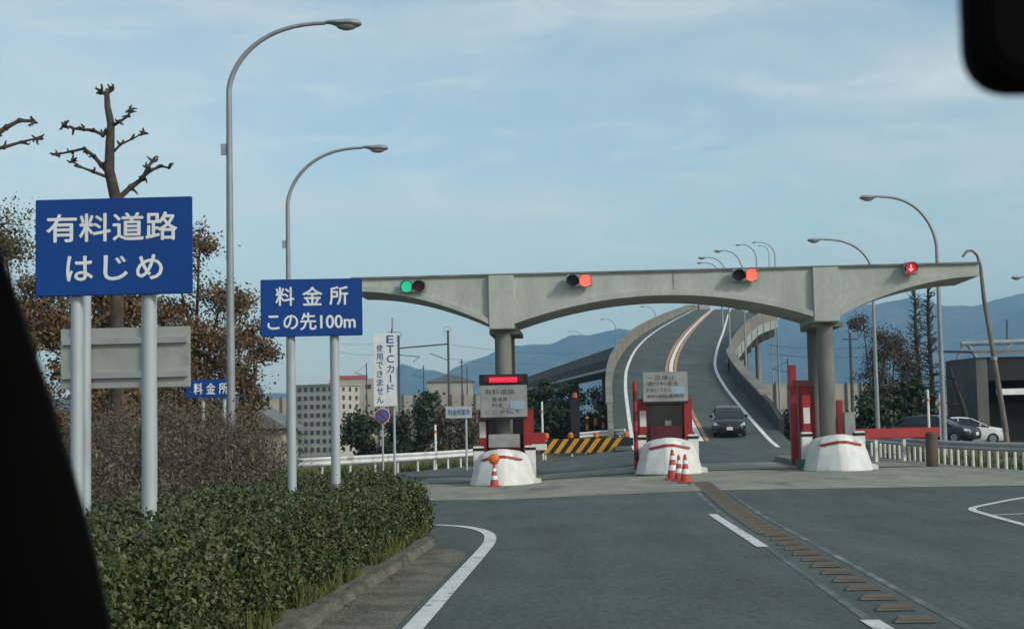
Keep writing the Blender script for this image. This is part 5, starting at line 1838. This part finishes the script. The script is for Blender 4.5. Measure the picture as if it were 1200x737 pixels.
# ------------------------------------------------------------------ mountains
prof = [(-300, 470), (-100, 468), (300, 462), (440, 456), (462, 433), (472, 426), (487, 431), (510, 435), (523, 438), (530, 432), (569, 417), (600, 405), (645, 403), (672, 393), (693, 393), (728, 385), (755, 389), (800, 393), (860, 386), (910, 374), (960, 367), (1000, 359), (1050, 353), (1085, 348), (1110, 359), (1150, 358), (1175, 351), (1200, 344), (1300, 338), (1500, 345)]
from mathutils import noise as mn
m = MB()
pxs = list(np.arange(-300, 1501, 4.0))
nrw = 36
for j in range(nrw):
    t = j / (nrw - 3)
    for px in pxs:
        py = float(np.interp(px, [a for a, b in prof], [b for a, b in prof]))
        dr = 4700 + 500 * mn.noise(Vector((px * .006, 3, 1)))
        ridge = P(px, py, dr).z
        d = 3000 + (dr - 3000) * t
        x = P(px, 490, d).x
        nz = mn.fractal(Vector((px * .012, t * 2.6, 0)), .9, 2.2, 6)
        nz2 = mn.fractal(Vector((px * .05, t * 7, 4)), .9, 2.2, 5)
        if t <= 1:
            z = (ridge + 6) * (t ** 1.15) * (1 + (.55 * nz) * (1 - t) + (.10 * nz2) * (1 - t)) - 6 + 4.5 * nz2 * t
        else:
            z = ridge - (t - 1) * (dr - 3000) * .35
        m.v.append((x, d, z))
n = len(pxs)
m.f = [(j * n + i, j * n + i + 1, (j + 1) * n + i + 1, (j + 1) * n + i) for j in range(nrw - 1) for i in range(n - 1)]
m.mi = [0] * len(m.f)
struct(m.build('mountains', M_mount, smooth=True))

# ------------------------------------------------------------------ haze
hm = bpy.data.materials.new('haze_air')
hm.use_nodes = True
t = hm.node_tree
t.nodes.clear()
ov = t.nodes.new('ShaderNodeOutputMaterial')
pv = t.nodes.new('ShaderNodeVolumePrincipled')
pv.inputs['Color'].default_value = (0.34, 0.64, 0.95, 1)
pv.inputs['Density'].default_value = 0.00020
pv.inputs['Anisotropy'].default_value = 0.1
t.links.new(pv.outputs[0], ov.inputs['Volume'])
o = MB().box((0, 2250, 240), (15000, 7900, 492)).build('haze', hm)
o['kind'] = 'stuff'

# ------------------------------------------------------------------ the car the photo is taken from
cb = thing('car_cabin', 'black car interior in silhouette, left windscreen pillar and rear view mirror', 'car interior', (0, 0.3, 0))
org = Vector((0, .3, 0))
st = [(-60, 150, .62), (-25, 230, .66), (0, 300, .70), (18, 350, .72), (38, 410, .74), (58, 470, .76), (76, 530, .78), (95, 595, .80), (112, 660, .82), (128, 737, .84), (140, 800, .86), (150, 900, .88)]
m = MB()
rings = []
for px, py, d in st:
    e = P(px, py, d) - org
    w_ = .10
    rings.append([e + Vector(q) for q in ((-.012, -.012, 0), (0, 0, 0), (-.004, .02, 0), (-.02, .04, 0), (-w_, .06, 0), (-w_ - .02, .03, 0), (-w_ - .015, -.01, 0), (-w_ * .5, -.025, 0))])
m.loft(rings)
m.build('windscreen_pillar', M_cabin, cb, smooth=True)
md = .55
a = P(1131, 114, md)
mw, mh, r_ = .24, .075, .016
def rbox(wd, ht, r, y, n=5):
    pts = []
    for cx_, cz_, a0 in ((wd / 2 - r, ht / 2 - r, 0), (-wd / 2 + r, ht / 2 - r, 90), (-wd / 2 + r, -ht / 2 + r, 180), (wd / 2 - r, -ht / 2 + r, 270)):
        for k in range(n + 1):
            q = R(a0 + 90 * k / n)
            pts.append((cx_ + r * math.cos(q), y, cz_ + r * math.sin(q)))
    return pts
m = MB()
m.loft([rbox(mw - .008, mh - .008, r_, -.012), rbox(mw, mh, r_ + .002, -.006), rbox(mw - .004, mh - .004, r_, .01), rbox(mw * .7, mh * .5, r_ * .8, .03)])
mo = m.build('rear_view_mirror', M_cabin, cb, smooth=True)
mo.location = (a.x + mw / 2 - org.x, md - org.y, a.z + mh / 2)
MB().loft([rbox(mw - .014, mh - .014, r_ - .002, -.0125), rbox(mw - .014, mh - .014, r_ - .002, -.0135)]).build('mirror_glass', M_cabin, mo)  # reflection of the dark cabin is put into the glass as matte black
MB().tube([(.0, .02, .02), (.0, .06, .10), (0, .09, .16)], [.012, .010, .016], 8).build('mirror_stalk', M_cabin, mo)
e0 = P(-60, 150, .62) - org
MB().tube([e0 + Vector((-.06, .0, -.02)), Vector((-.55, .30, 2.0)), Vector((-.2, .30, 2.12)), Vector((.4, .45, 2.13)), Vector((1.15, .30, 2.02))], .045, 8).build('roof_header', M_cabin, cb)
MB().box((.4, .75, 1.22), (1.5, .5, .22), bev=.05).build('dashboard', M_cabin, cb)
MB().box((.4, 1.5, .78), (1.66, 1.6, .62), bev=.12).build('bonnet', M_cark, cb)
MB().box((.4, -.2, .42), (1.6, 2.4, .12)).build('floor_pan', M_cabin, cb)
for sx in (-.36, 1.16):
    MB().box((sx, .0, .80), (.07, 1.6, .8), bev=.03).build('door_panel', M_cark, cb)
    for y in (1.35, -1.2):
        MB().tube([(sx - .1, y, .33), (sx + .1, y, .33)], .33, 18).build('wheel', M_tyre, cb, smooth=True)
